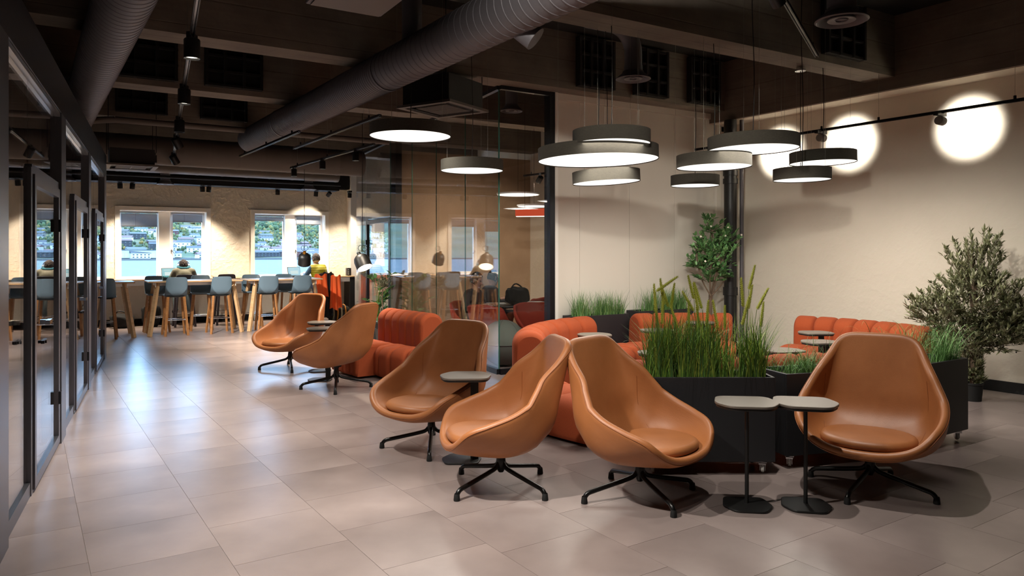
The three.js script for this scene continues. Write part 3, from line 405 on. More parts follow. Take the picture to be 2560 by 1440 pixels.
// ================================================================ LOUNGE CHAIRS
const lerpTab = (tab, v) => { let i = 0; while (i < tab.length - 2 && v > tab[i + 1][0]) i++; const p1 = tab[i], p2 = tab[i + 1], p0 = tab[Math.max(0, i - 1)], p3 = tab[Math.min(tab.length - 1, i + 2)], t = Math.max(0, Math.min(1, (v - p1[0]) / (p2[0] - p1[0])));
  return p1.map((_, k) => { if (!k) return v; const m1 = p2[0] === p0[0] ? 0 : (p2[k] - p0[k]) / (p2[0] - p0[0]) * (p2[0] - p1[0]), m2 = p3[0] === p1[0] ? 0 : (p3[k] - p1[k]) / (p3[0] - p1[0]) * (p2[0] - p1[0]); const t2 = t * t, t3 = t2 * t; return (2 * t3 - 3 * t2 + 1) * p1[k] + (t3 - 2 * t2 + t) * m1 + (-2 * t3 + 3 * t2) * p2[k] + (t3 - t2) * m2; }); };
function shellGeo(tab, TH, [expTop, expLow] = [3.2, 3.2], NR = 18, NT = 112, pw = 2.4, pwFront = pw) {   // padded bucket shell: a superellipse domain bent through a table of sections
  const S = (u, v) => { const [, y, z, w, up, fw] = lerpTab(tab, Math.max(0, Math.min(1, v))); const a = Math.abs(u), q = Math.max(0, Math.min(1, (v - 0.12) / 0.33)), h = Math.pow(a, pwFront + (pw - pwFront) * q * q * (3 - 2 * q)); return V(w * Math.sign(u) * Math.sin(Math.min(1, a) * 1.42) / Math.sin(1.42), y + up * h, z + fw * h); };
  const bd = th => { const c = Math.cos(th), s = Math.sin(th), exp = s > 0 ? expTop : expLow; return [Math.sign(c) * Math.pow(Math.abs(c), 2 / exp), Math.sign(s) * Math.pow(Math.abs(s), 2 / exp)]; };
  const N = (u, v) => { const e = 0.012; const du = S(Math.min(1, u + e), v).sub(S(Math.max(-1, u - e), v)), dv = S(u, Math.min(1, v + e)).sub(S(u, Math.max(0, v - e))); return dv.cross(du).normalize(); };   // towards the sitter
  const mid = [], nor = []; for (let i = 0; i <= NR; i++) for (let j = 0; j < NT; j++) { const r = 1 - Math.pow(1 - i / NR, 1.35), b = bd(j / NT * Math.PI * 2); const u = b[0] * r, v = 0.5 + 0.5 * b[1] * r; mid.push(S(u, v)); nor.push(N(u, v)); }
  const pos = [], idx = []; const put = p => pos.push(p.x, p.y, p.z); const id = (i, j) => i * NT + (j % NT);
  const thk = i => TH / 2;
  for (let k = 0; k < mid.length; k++) put(mid[k].clone().addScaledVector(nor[k], TH / 2)); const off = mid.length; for (let k = 0; k < mid.length; k++) put(mid[k].clone().addScaledVector(nor[k], -TH / 2));
  for (let i = 0; i < NR; i++) for (let j = 0; j < NT; j++) { const a = id(i, j), b = id(i + 1, j), c = id(i + 1, j + 1), d = id(i, j + 1); idx.push(a, b, c, a, c, d); idx.push(off + a, off + c, off + b, off + a, off + d, off + c); }
  const rim = []; const NS = 6; const edge = j => mid[id(NR, (j + NT) % NT)]; const seam = [];
  let prev = Array.from({ length: NT }, (_, j) => id(NR, j)); const out = [];
  for (let s = 1; s <= NS; s++) { const ring = []; for (let j = 0; j < NT; j++) { if (s === NS) { ring.push(off + id(NR, j)); continue; } const n = nor[id(NR, j)], t = edge(j + 1).clone().sub(edge(j - 1)).normalize(), inner = mid[id(NR - 1, j)]; let b = t.clone().cross(n).normalize(); if (b.dot(edge(j).clone().sub(inner)) < 0) b.negate(); const ph = Math.PI * s / NS; const p = edge(j).clone().addScaledVector(n, Math.cos(ph) * TH / 2).addScaledVector(b, Math.sin(ph) * TH * 0.55); ring.push(pos.length / 3); put(p); if (s === 1) seam.push(p.clone().addScaledVector(n, TH * 0.02)); }
    for (let j = 0; j < NT; j++) { const a = prev[j], b = ring[j], c = ring[(j + 1) % NT], d = prev[(j + 1) % NT]; idx.push(a, b, c, a, c, d); } prev = ring; }
  const g = new THREE.BufferGeometry(); g.setAttribute('position', new THREE.Float32BufferAttribute(pos, 3)); g.setIndex(idx); g.computeVertexNormals(); const uv = new Float32Array(pos.length / 3 * 2); for (let k = 0; k < uv.length / 2; k++) { uv[2 * k] = pos[3 * k] + pos[3 * k + 2] * 0.5; uv[2 * k + 1] = pos[3 * k + 1] + pos[3 * k + 2] * 0.4; } g.setAttribute('uv', new THREE.BufferAttribute(uv, 2));
  return { g, seam, S, N }; }
//            v     y      z      w     up     fwd
const CH = [[0.00, 0.328, 0.390, 0.375, 0.165, -0.03], [0.12, 0.300, 0.310, 0.425, 0.250, 0.0], [0.25, 0.292, 0.165, 0.452, 0.262, 0.0], [0.38, 0.298, 0.000, 0.458, 0.275, 0.01], [0.50, 0.335, -0.165, 0.440, 0.280, 0.06], [0.60, 0.450, -0.282, 0.408, 0.230, 0.125], [0.72, 0.612, -0.335, 0.366, 0.150, 0.125], [0.86, 0.800, -0.385, 0.318, 0.060, 0.08], [1.00, 0.980, -0.430, 0.278, 0.0, 0.04]];
const SH = shellGeo(CH.map(r => [r[0], r[1] - (r[0] < 0.4 ? 0.012 : 0), r[2] * 0.965, r[3] * 0.945, r[4], r[5] * 0.97]), 0.052, [4.6, 2.7], 22, 128, 4.4, 2.3);
const chairSeam = (() => { const g = tube(SH.seam, 0.0026, 220, 5, true); return g; })();
const innerSeam = s => { const pts = []; for (let k = 0; k <= 14; k++) { const t = k / 14, u = s * (0.93 - 0.42 * t), v = 0.72 - 0.3 * t; pts.push(SH.S(u, v).addScaledVector(SH.N(u, v), -0.0262)); } return tube(pts, 0.0018, 30, 4); };
const chairInner = [innerSeam(-1), innerSeam(1)];
const cushionGeo = (() => { const n = 64, rings = []; const pos = [], idx = []; const prof = []; const hH = 0.033; for (let k = 0; k <= 10; k++) { const q = k / 10; prof.push([q * 0.86, hH * (1 + 0.25 * (1 - q * q))]); } for (let k = 1; k <= 8; k++) { const q = k / 8 * Math.PI; prof.push([0.86 + 0.14 * Math.sin(q), hH * Math.cos(q)]); } prof.push([0.001, -hH]);
  const shape = th => { const c = Math.cos(th), s = Math.sin(th); const x = 0.29 * Math.sign(c) * Math.pow(Math.abs(c), 0.86), z = (s > 0 ? 0.275 : 0.245) * Math.sign(s) * Math.pow(Math.abs(s), 0.86); return [x, z]; };
  for (let i = 0; i < prof.length; i++) for (let j = 0; j < n; j++) { const [x, z] = shape(j / n * Math.PI * 2); pos.push(x * prof[i][0], prof[i][1], z * prof[i][0]); }
  for (let i = 0; i < prof.length - 1; i++) for (let j = 0; j < n; j++) { const a = i * n + j, b = a + n, c = (i + 1) * n + (j + 1) % n, d = i * n + (j + 1) % n; idx.push(a, c, b, a, d, c); }
  const g = new THREE.BufferGeometry(); g.setAttribute('position', new THREE.Float32BufferAttribute(pos, 3)); g.setIndex(idx); g.computeVertexNormals(); const uv = []; for (let k = 0; k < pos.length; k += 3) uv.push(pos[k], pos[k + 2]); g.setAttribute('uv', new THREE.Float32BufferAttribute(uv, 2)); return g; })();
const legGeo = tube([V(0.02, 0.165, 0), V(0.05, 0.135, 0), V(0.11, 0.118, 0), V(0.22, 0.095, 0), V(0.33, 0.073, 0), V(0.372, 0.062, 0), V(0.393, 0.04, 0), V(0.398, 0.012, 0)], 0.0155, 36, 10);
const footGeo = toCreasedNormals(lathe([[0.001, 0], [0.02, 0], [0.021, 0.006], [0.018, 0.035], [0.0155, 0.045]], 16), 0.6).translate(0.398, 0, 0);
const colGeo = toCreasedNormals(lathe([[0.001, 0.10], [0.018, 0.10], [0.03, 0.125], [0.034, 0.16], [0.03, 0.2], [0.027, 0.22], [0.027, 0.245], [0.033, 0.24], [0.033, 0.25], [0.06, 0.254], [0.06, 0.268], [0.001, 0.268]], 28), 0.6);
function loungeChair(X, d, yaw, baseYaw, label) { const g = thing('lounge_chair', label, 'armchair', [X, 0, -d], R(yaw), 'tan leather swivel lounge chairs');
  part('shell', SH.g, M.leather, g); part('piping', chairSeam, M.leatherSeam, g); for (const s of chairInner) part('stitched_seam', s, M.leatherSeam, g);
  const c = part('seat_cushion', cushionGeo, M.leather, g, [0, 0.366, 0.095]); c.rotation.x = R(0);
  part('swivel_column', colGeo, M.baseMetal, g);
  for (let k = 0; k < 4; k++) { const l = part('leg', legGeo, M.baseMetal, g); l.rotation.y = R(baseYaw - yaw + k * 90); part('foot', footGeo, M.rubber, l); } return g; }
loungeChair(-3.03, 10.0, -28, 20, 'tan leather lounge chair facing the room by the window tables');
loungeChair(-2.05, 8.54, -112, 12, 'tan leather lounge chair showing its outer back beside two black side tables');
loungeChair(-0.655, 5.95, -38, 4, 'tan leather lounge chair in front of the glass corner with a dark side table');
loungeChair(-0.075, 4.95, -77, 46, 'tan leather lounge chair leaning back to back against another, facing the walkway');
loungeChair(0.83, 4.75, 48, 20, 'tan leather lounge chair before the planter of tall wheat grass');
loungeChair(2.39, 4.885, -33, 45, 'tan leather lounge chair standing alone beside the two thin-legged side tables');

// ================================================================ SIDE TABLES
const topShape = (w, h, r) => { const s = new THREE.Shape(), P = [[-w * 0.5, h * 0.05], [-w * 0.36, -h * 0.5], [w * 0.42, -h * 0.46], [w * 0.5, h * 0.12], [w * 0.3, h * 0.5], [-w * 0.3, h * 0.5]]; const n = P.length; for (let k = 0; k < n; k++) { const a = P[(k + n - 1) % n], b = P[k], c = P[(k + 1) % n]; const f = (p, q) => { const l = Math.hypot(q[0] - p[0], q[1] - p[1]); return [p[0] + (q[0] - p[0]) * Math.min(0.45, r / l), p[1] + (q[1] - p[1]) * Math.min(0.45, r / l)]; }; const s0 = f(b, a), s1 = f(b, c); if (k === 0) s.moveTo(...s0); else s.lineTo(...s0); s.quadraticCurveTo(b[0], b[1], ...s1); } s.closePath(); return s; };
const slabOf = (w, h, r, t, bev = 0.004) => uvs(new THREE.ExtrudeGeometry(topShape(w, h, r), { depth: t, bevelEnabled: true, bevelSize: bev, bevelThickness: bev, bevelSegments: 2, curveSegments: 8 }).rotateX(-Math.PI / 2));
const ttop = slabOf(0.40, 0.34, 0.06, 0.008), tunder = (() => { const g = slabOf(0.385, 0.325, 0.06, 0.012); return g; })(), tbase = slabOf(0.30, 0.27, 0.035, 0.006);
function sideTable(X, d, turn, label, flat, h = 0.65) { const g = thing('side_table', label, 'side table', [X, 0, -d], R(turn), 'small black side tables with rounded tops');
  part('table_top', ttop, M.tableTop, g, [0, h - 0.012, 0]); part('top_underside', tunder, M.tableEdge, g, [0, h - 0.028, 0]);
  if (flat) { part('post', box(0.06, h - 0.03, 0.024, 0.07, (h - 0.03) / 2, 0.0), M.powder, g); part('base_plate', tbase, M.powder, g, [-0.03, 0.004, 0]); } else { part('post', cyl(0.0125, 0.0125, h - 0.03, 16, 0, (h - 0.03) / 2, 0.0), M.powder, g); part('base_plate', tbase, M.powder, g, [0, 0.004, -0.02]); } }
{ const t1 = gnd(1867, 1262), t2 = gnd(2014, 1263); sideTable(...t1, 172, 'thin-poled side table before the wheat grass planter', false); sideTable(...t2, 168, 'thin-poled side table partly in front of the lone lounge chair', false); }
{ const t = gnd(1170, 1150); sideTable(t[0] - 0.02, t[1], 0, 'side table on a flat black post between two lounge chairs', true); }
{ const t = gnd(798, 932), s = gnd(800, 950); sideTable(t[0], t[1] + 0.15, 15, 'rear one of two side tables beside the chair with its outer back turned', true, 0.66); sideTable(s[0] + 0.03, s[1], 10, 'front one of two side tables beside the chair with its outer back turned', true); }
{ const inside = [[1485, 835, 10, 'side table inside the sofa ring before the arched sofa end'], [1640, 824, 30, 'side table behind the wheat grass near the back sofa'], [1645, 880, 20, 'side table hidden low behind the wheat grass'], [2038, 830, 0, 'taller-looking side table before the curved right sofa'], [2050, 853, 5, 'middle side table before the curved right sofa'], [1955, 874, 15, 'side table at the near end of the right sofa group'], [1750, 804, -10, 'farthest side table before the back sofa']];
  for (const [u, v, r, l] of inside) { const t = gnd(u, v, 0.65); sideTable(t[0], t[1], r, l, true); } }

// ================================================================ CHANNEL SOFAS
const backProf = (w, h) => { const p = []; const r = w / 2; p.push([-r * 0.9, 0.03], [-r, 0.08], [-r, h * 0.4]); for (let k = 0; k <= 14; k++) { const q = Math.PI - k / 14 * Math.PI; p.push([Math.cos(q) * r, h - r * 0.85 + Math.sin(q) * r * 0.85]); } p.push([r, h * 0.4], [r, 0.08], [r * 0.9, 0.03]); return p; };
const seatProf = (w, h) => { const p = [], r = 0.13; p.push([-w / 2 + 0.03, 0.03], [-w / 2, 0.07], [-w / 2, h * 0.5]); for (let k = 0; k <= 7; k++) { const q = Math.PI - k / 7 * Math.PI / 2; p.push([-w / 2 + r + Math.cos(q) * r, h - r + Math.sin(q) * r]); } p.push([0, h + 0.012]); for (let k = 0; k <= 7; k++) { const q = Math.PI / 2 - k / 7 * Math.PI / 2; p.push([w / 2 - r + Math.cos(q) * r, h - r + Math.sin(q) * r]); } p.push([w / 2, h * 0.5], [w / 2, 0.07], [w / 2 - 0.03, 0.03]); return p; };
function channelGeo(path, t0, t1, prof, puff = 0.05, NA = 16) {   // one stitched channel; path(t) -> [X, d, outwardX, outwardD]
  const n = prof.length, cx = prof.reduce((s, p) => s + p[0], 0) / n, cy = prof.reduce((s, p) => s + p[1], 0) / n, pos = [], idx = [], uv = [];
  for (let i = 0; i <= NA; i++) { const q = 0.5 - 0.5 * Math.cos(Math.PI * i / NA), t = t0 + (t1 - t0) * q, e = Math.pow(Math.abs(2 * q - 1), 7), [X, d, ox, od] = path(t); let L = 0;
    for (let k = 0; k < n; k++) { const [a, b] = prof[k], dx = a - cx, dy = b - cy, l = Math.hypot(dx, dy) || 1, s = b < 0.06 ? 0 : puff * e; const A = a - dx / l * s, B = b - dy / l * s; if (k) L += Math.hypot(a - prof[k - 1][0], b - prof[k - 1][1]); pos.push(X + ox * A, B, -(d + od * A)); uv.push(t * 2, L); } }
  for (let i = 0; i < NA; i++) for (let k = 0; k < n - 1; k++) { const a = i * n + k, b = a + 1, c = a + n + 1, d = a + n; idx.push(a, b, c, a, c, d); }
  for (const [i, rev] of [[0, 1], [NA, 0]]) { const base = pos.length / 3; let sx = 0, sy = 0, sz = 0; for (let k = 0; k < n; k++) { const q = (i * n + k) * 3; pos.push(pos[q], pos[q + 1], pos[q + 2]); uv.push(prof[k][0], prof[k][1]); sx += pos[q]; sy += pos[q + 1]; sz += pos[q + 2]; } pos.push(sx / n, sy / n, sz / n); uv.push(cx, cy); const c = base + n; for (let k = 0; k < n; k++) { const a = base + k, b = base + (k + 1) % n; rev ? idx.push(c, b, a) : idx.push(c, a, b); } }
  const g = new THREE.BufferGeometry(); g.setAttribute('position', new THREE.Float32BufferAttribute(pos, 3)); g.setAttribute('uv', new THREE.Float32BufferAttribute(uv, 2)); g.setIndex(idx); g.computeVertexNormals();
  let vol = 0; const P = g.attributes.position, a = V(0, 0, 0), b = V(0, 0, 0), c = V(0, 0, 0), o = V(pos[0], pos[1], pos[2]); for (let k = 0; k < idx.length; k += 3) { a.fromBufferAttribute(P, idx[k]).sub(o); b.fromBufferAttribute(P, idx[k + 1]).sub(o); c.fromBufferAttribute(P, idx[k + 2]).sub(o); vol += a.dot(b.cross(c)); }
  if (vol < 0) { for (let k = 0; k < idx.length; k += 3) { const t = idx[k]; idx[k] = idx[k + 1]; idx[k + 1] = t; } g.setIndex(idx); g.computeVertexNormals(); } return g; }
const arc = (cx, cd, r) => t => [cx + r * Math.cos(t), cd + r * Math.sin(t), Math.cos(t), Math.sin(t)];
const line = (x0, d0, x1, d1) => { const l = Math.hypot(x1 - x0, d1 - d0), nx = -(d1 - d0) / l, nd = (x1 - x0) / l; return t => [x0 + (x1 - x0) * t, d0 + (d1 - d0) * t, nx, nd]; };
function sofa(label, specs, name = 'channel_sofa') { const g = thing(name, label, 'sofa', [0, 0, 0], 0, 'orange channel-stitched sofas');
  for (const [kind, path, t0, t1, n, prof, puff] of specs) for (let k = 0; k < n; k++) part(kind, channelGeo(path, t0 + (t1 - t0) * k / n, t0 + (t1 - t0) * (k + 1) / n, prof, puff), M.fabric, g); return g; }
const OX = 2.45, OD = 7.9, bp = backProf(0.36, 0.75), sp = seatProf(0.66, 0.4), RB = 2.27, RS = 1.78;
sofa('curved orange sofa with an arched end behind the back-to-back chairs', [['back_channel', arc(OX, OD, RB), R(186), R(129), 7, bp], ['seat_channel', arc(OX, OD, RS), R(184), R(128), 5, sp]]);
sofa('backless orange seat curving toward the chair before the wheat planter', [['seat_channel', arc(OX, OD, 2.42), R(200), R(227), 3, seatProf(0.64, 0.37)]], 'ottoman_bench');
sofa('orange sofa at the back behind the wheat grass', [['back_channel', arc(OX, OD, RB), R(110), R(75), 5, bp], ['seat_channel', arc(OX, OD, RS), R(127.6), R(74), 6, sp]]);
sofa('curved orange sofa by the plastered wall and olive tree', [['back_channel', arc(OX, OD, RB), R(54), R(7), 7, bp], ['seat_channel', arc(OX, OD, RS), R(56), R(7), 5, sp]]);
{ const e0 = [0.82, 5.76], e1 = [2.95, 6.33]; const dx = 2.13 / Math.hypot(2.13, 0.57), dd = 0.57 / Math.hypot(2.13, 0.57); const L = line(...e0, ...e1), L2 = line(e0[0] - dd * 0.5, e0[1] + dx * 0.5, e1[0] - dd * 0.5, e1[1] + dx * 0.5);
  sofa('orange sofa with its back to the front planters', [['back_channel', L, 0, 1, 8, backProf(0.3, 0.73)], ['seat_channel', L2, 0.2, 1, 5, sp]]); }
{ const a = [-1.72, 10.15], b = [-1.0, 9.2], l = Math.hypot(0.72, 0.95), nx = -0.95 / l, nd = -0.72 / l; const sh = (p, k) => [p[0] + nx * k, p[1] + nd * k];
  const sA = sh(a, 0.5), sB = sh(b, 0.5);
  sofa('short orange sofa standing before the glass room front', [['back_channel', line(...a, ...b), 0, 1, 6, backProf(0.34, 0.82), 0.045], ['seat_channel', line(...sA, ...sB), -0.08, 0.58, 4, seatProf(0.62, 0.42)]]);
  const q = gnd(985, 925); sofa('low orange wedge pouf in front of the short sofa', [['seat_channel', arc(-0.92, 9.72, 0.7), R(200), R(262), 4, seatProf(0.5, 0.4)]], 'ottoman_bench'); }

// ================================================================ PLANTERS ON CASTERS
const blades = [0.12, 0.3, 0.55].map(b => { const pos = [], idx = [], n = 5; for (let k = 0; k <= n; k++) { const t = k / n, w = 0.5 * Math.pow(1 - t, 0.7), x = b * t * t; pos.push(-w, t * (1 - b * 0.25 * t), x, w, t * (1 - b * 0.25 * t), x); if (k < n) { const a = 2 * k; idx.push(a, a + 1, a + 3, a, a + 3, a + 2); } } const g = new THREE.BufferGeometry(); g.setAttribute('position', new THREE.Float32BufferAttribute(pos, 3)); g.setIndex(idx); g.computeVertexNormals(); return g; });
const arcBlade = (() => { const pos = [], idx = [], n = 9; for (let k = 0; k <= n; k++) { const t = k / n, q = t * 2.3, w = 0.5 * Math.pow(1 - t, 0.6); const y = Math.sin(q) / 1.15 + t * 0.18, z = (1 - Math.cos(q)) / 2.2; pos.push(-w, y, z, w, y, z); if (k < n) { const a = 2 * k; idx.push(a, a + 1, a + 3, a, a + 3, a + 2); } } const g = new THREE.BufferGeometry(); g.setAttribute('position', new THREE.Float32BufferAttribute(pos, 3)); g.setIndex(idx); g.computeVertexNormals(); return g; })();
function grass(parent, name, count, area, hMin, hMax, width, cols, geos, lean = 0.15, clumps = 0) { const per = geos.map(() => []); const cl = Array.from({ length: clumps }, () => [rnd(-area[0], area[0]), rnd(-area[1], area[1])]);
  for (let k = 0; k < count; k++) { let x = rnd(-area[0], area[0]), z = rnd(-area[1], area[1]); if (clumps && rnd() < 0.85) { const c = cl[Math.floor(rnd(0, clumps))]; x = Math.max(-area[0], Math.min(area[0], c[0] + rnd(-0.06, 0.06))); z = Math.max(-area[1], Math.min(area[1], c[1] + rnd(-0.06, 0.06))); } const h = hMin + (hMax - hMin) * Math.pow(rnd(), 1.4), w = width * rnd(0.6, 1.3); const m = new THREE.Matrix4().compose(V(x, 0, z), new THREE.Quaternion().setFromEuler(new THREE.Euler(rnd(-lean, lean), rnd(0, 6.283), rnd(-lean, lean), 'YXZ')), V(w, h, h)); per[Math.floor(rnd(0, geos.length))].push([m, cols[Math.floor(rnd(0, cols.length))], rnd(0.7, 1.25)]); }
  per.forEach((l, gi) => { if (!l.length) return; const im = new THREE.InstancedMesh(geos[gi], M.blade, l.length); im.name = name; im.userData.kind = 'stuff'; im.castShadow = im.receiveShadow = true; l.forEach(([m, c, f], k) => { im.setMatrixAt(k, m); im.setColorAt(k, lin(c[0] * f, c[1] * f, c[2] * f)); }); parent.add(im); }); }
const G1 = [[0.09, 0.2, 0.03], [0.14, 0.28, 0.045], [0.24, 0.38, 0.055], [0.38, 0.48, 0.08], [0.06, 0.14, 0.035]], G2 = [[0.12, 0.28, 0.07], [0.09, 0.21, 0.05], [0.17, 0.36, 0.1], [0.22, 0.4, 0.13]], G3 = [[0.09, 0.22, 0.05], [0.13, 0.28, 0.07], [0.06, 0.15, 0.045], [0.2, 0.32, 0.1]];
const seedGeo = (() => { const parts = []; parts.push(lathe([[0.001, 0], [0.006, 0.01], [0.008, 0.05], [0.007, 0.1], [0.004, 0.14], [0.001, 0.15]], 8)); for (let k = 0; k < 90; k++) { const y = 0.006 + k / 90 * 0.136, a = k * 2.399, r = 0.008 * (1 - Math.pow(y / 0.16, 3)); const g = new THREE.ConeGeometry(0.0028, 0.014, 4); g.rotateZ(-0.9); g.translate(r + 0.004, y + 0.004, 0); g.rotateY(a); parts.push(g); } return merge(parts); })();
const wheelGeo = merge([new THREE.CylinderGeometry(0.034, 0.034, 0.02, 20).rotateZ(Math.PI / 2), new THREE.TorusGeometry(0.03, 0.006, 6, 20).rotateY(Math.PI / 2)]), bracketGeo = merge([box(0.06, 0.006, 0.06, 0, 0.045, 0.01), box(0.003, 0.07, 0.036, -0.017, 0.018, 0.006), box(0.003, 0.07, 0.036, 0.017, 0.018, 0.006), box(0.05, 0.012, 0.02, 0.0, 0.035, 0.04)]);
function planter(X, d, turn, W, D, H, label, fill) { const g = thing('planter_box', label, 'planter', [X, 0, -d], R(turn), 'dark planter boxes on casters'); const y0 = 0.095, t = 0.022, h = H - y0;
  part('body', [rbox(W, h, t, 0.003, 0, y0 + h / 2, D / 2 - t / 2), rbox(W, h, t, 0.003, 0, y0 + h / 2, -D / 2 + t / 2), rbox(t, h, D - 2 * t, 0.003, -W / 2 + t / 2, y0 + h / 2, 0), rbox(t, h, D - 2 * t, 0.003, W / 2 - t / 2, y0 + h / 2, 0), box(W - 0.01, 0.02, D - 0.01, 0, y0 + 0.012, 0)], M.planter, g);
  part('soil', box(W - 2 * t, 0.02, D - 2 * t, 0, H - 0.05, 0), M.soil, g);
  for (const [sx, sz] of [[-1, -1], [-1, 1], [1, -1], [1, 1]]) { const c = part('caster_bracket', bracketGeo, M.chrome, g, [sx * (W / 2 - 0.07), 0.041, sz * (D / 2 - 0.06)]); c.rotation.y = rnd(-0.8, 0.8); part('caster_wheel', wheelGeo, M.plasticWhite, c); }
  const gg = new THREE.Group(); gg.name = 'planting'; gg.position.y = H - 0.04; g.add(gg); fill(gg, W / 2 - 0.05, D / 2 - 0.05); return g; }
planter(1.405, 5.37, 0, 0.93, 0.35, 0.695, 'dark planter of tall wheat grass behind the thin-poled tables', (p, w, z) => {
  grass(p, 'grass_blades', 2600, [w, z], 0.2, 0.56, 0.008, G1, blades, 0.1, 16); grass(p, 'arching_blades', 90, [w, z], 0.08, 0.4, 0.005, [...G1, [0.4, 0.42, 0.2]], [arcBlade], 0.2);
  grass(p, 'broad_blades', 160, [w, z], 0.25, 0.5, 0.02, G1, [blades[0]], 0.08, 8);
  // seed heads placed from the photograph, each on its own stalk
  const heads = [[1640, 705, 1640, -55], [1660, 740, 0, 8], [1671, 745, 0, 18], [1677, 750, 0, -8], [1640, 760, 0, 4], [1644, 790, 0, 6], [1655, 788, 0, -2], [1694, 800, 0, 16], [1722, 800, 0, 0], [1735, 725, 0, 14], [1746, 755, 0, 10], [1735, 755, 0, 30], [1755, 750, 0, 16], [1766, 795, 0, -4], [1795, 800, 0, 10], [1749, 800, 0, 8], [1812, 800, 0, 0], [1872, 702, 0, -14], [1858, 745, 0, 4], [1870, 750, 0, -10], [1855, 790, 0, -14], [1892, 750, 0, -28], [1902, 795, 0, -6]];
  for (const [u, v, , tilt] of heads) { const z0 = rnd(-z, z), q = at(u, v, 5.37 - z0); const x = q.x - 1.405, y = q.y - (0.695 - 0.04) - 0.07; const b = V(Math.max(-w, Math.min(w, x + Math.sin(R(tilt)) * 0.12)), 0, z0), top = V(x, y, z0);
    const h = part(numbered('seed_head'), seedGeo, M.seedHead, p, [top.x, top.y, top.z]); h.rotation.z = R(tilt); h.scale.set(0.95, rnd(1.15, 1.5), 0.95); part('stalk', tube([b, V(b.x * 0.6 + x * 0.4, y * 0.55, z0), top], 0.0018, 10, 4), M.stalk || (M.stalk = std({ color: 0x5f7a22, roughness: 0.7 })), p); } });
const shortGrass = (p, w, z) => { grass(p, 'grass_blades', 1100, [w, z], 0.07, 0.2, 0.0035, G2, [arcBlade, blades[2], blades[1]], 0.35, 14); grass(p, 'long_blades', 120, [w, z], 0.16, 0.34, 0.003, [...G2, [0.3, 0.3, 0.14]], [blades[2], arcBlade], 0.3); };
{ const c = [2.0 + 0.465 * 0.961 - 0.18 * 0.276, 5.33 + 0.465 * 0.276 + 0.18 * 0.961]; planter(c[0], c[1], 16, 0.93, 0.36, 0.695, 'dark planter of short curly grass behind the lone lounge chair', shortGrass); }
{ const dx = 0.842, dd = 0.54, W = 0.93, D = 0.36, cr = [3.84, 6.16]; const c = [cr[0] - dx * W / 2 - dd * D / 2, cr[1] - dd * W / 2 + dx * D / 2]; planter(c[0], c[1], 32.7, W, D, 0.695, 'dark planter with arching grass next to the olive tree', (p, w, z) => { grass(p, 'grass_blades', 1000, [w, z], 0.12, 0.36, 0.004, G2, [blades[2], arcBlade, blades[1]], 0.3, 12); }); }
const sparse = (p, w, z) => { grass(p, 'grass_blades', 900, [w, z], 0.14, 0.44, 0.0075, G3, [blades[0], blades[1], blades[2]], 0.25, 9); };
planter(...FB.xy(6.22, 8.03), 31.2, 0.95, 0.26, 0.73, 'dark planter with loose grass at the left of the panel wall', sparse);
planter(...FB.xy(7.4, 8.03), 31.2, 1.05, 0.28, 0.755, 'dark planter with loose grass under the small flowering tree', sparse);

// ================================================================ TREES
function leafGeo(l, w, curl) { const pos = [], idx = [], n = 4; for (let k = 0; k <= n; k++) { const t = k / n, ww = w * Math.sin(Math.PI * Math.min(1, Math.pow(t, 0.8))) * 0.5 + 0.0004; pos.push(-ww, curl * l * t * t + ww * 0.35, l * t, 0, curl * l * t * t, l * t, ww, curl * l * t * t + ww * 0.35, l * t); if (k < n) { const a = 3 * k; idx.push(a, a + 3, a + 1, a + 1, a + 3, a + 4, a + 1, a + 4, a + 2, a + 2, a + 4, a + 5); } } const g = new THREE.BufferGeometry(); g.setAttribute('position', new THREE.Float32BufferAttribute(pos, 3)); g.setIndex(idx); g.computeVertexNormals(); return g; }
function foliage(root, twigs, count, geos, cols, sizeR, mats, indiv = 300) { // leaves set along twigs; the first ones are single parts
  const insts = geos.map(() => []); const dirs = []; let made = 0; const all = [];
  for (let k = 0; k < count; k++) { const tw = twigs[Math.floor(rnd(0, twigs.length))], t = Math.pow(rnd(), 0.6), p = tw[0].clone().lerp(tw[1], t), dir = tw[1].clone().sub(tw[0]).normalize(); const az = rnd(0, 6.283), e = rnd(0.3, 1.1); const side = V(Math.cos(az), rnd(-0.2, 0.4), Math.sin(az)); const f = dir.clone().multiplyScalar(Math.cos(e)).addScaledVector(side, Math.sin(e)).normalize(); const q = new THREE.Quaternion().setFromRotationMatrix(new THREE.Matrix4().lookAt(f, V(0, 0, 0), V(rnd(-0.4, 0.4), 1, rnd(-0.4, 0.4)))); const s = rnd(...sizeR); all.push({ p, q, s, gi: Math.floor(rnd(0, geos.length)), c: Math.floor(rnd(0, cols.length)) }); }
  const dist = l => l.p.clone().add(root.position).distanceTo(V(0, EYE, 0)); all.sort((a, b) => dist(a) - dist(b));
  all.forEach((l, k) => { if (k < indiv) { const o = part('leaf', geos[l.gi], mats[l.c % mats.length], root, [l.p.x, l.p.y, l.p.z]); o.quaternion.copy(l.q); o.scale.setScalar(l.s); } else insts[l.gi].push(l); });
  insts.forEach((L, gi) => { const im = new THREE.InstancedMesh(geos[gi], M.leafWhite || (M.leafWhite = std({ color: 0xffffff, roughness: 0.5, side: THREE.DoubleSide })), L.length); im.name = 'foliage'; im.userData.kind = 'stuff'; im.castShadow = im.receiveShadow = true; L.forEach((l, k) => { im.setMatrixAt(k, new THREE.Matrix4().compose(l.p, l.q, V(l.s, l.s, l.s))); const c = cols[l.c], f = rnd(0.75, 1.25); im.setColorAt(k, lin(c[0] * f, c[1] * f, c[2] * f)); }); root.add(im); }); }
const leafMats = cols => cols.map(c => std({ color: lin(...c), roughness: 0.5, side: THREE.DoubleSide }));
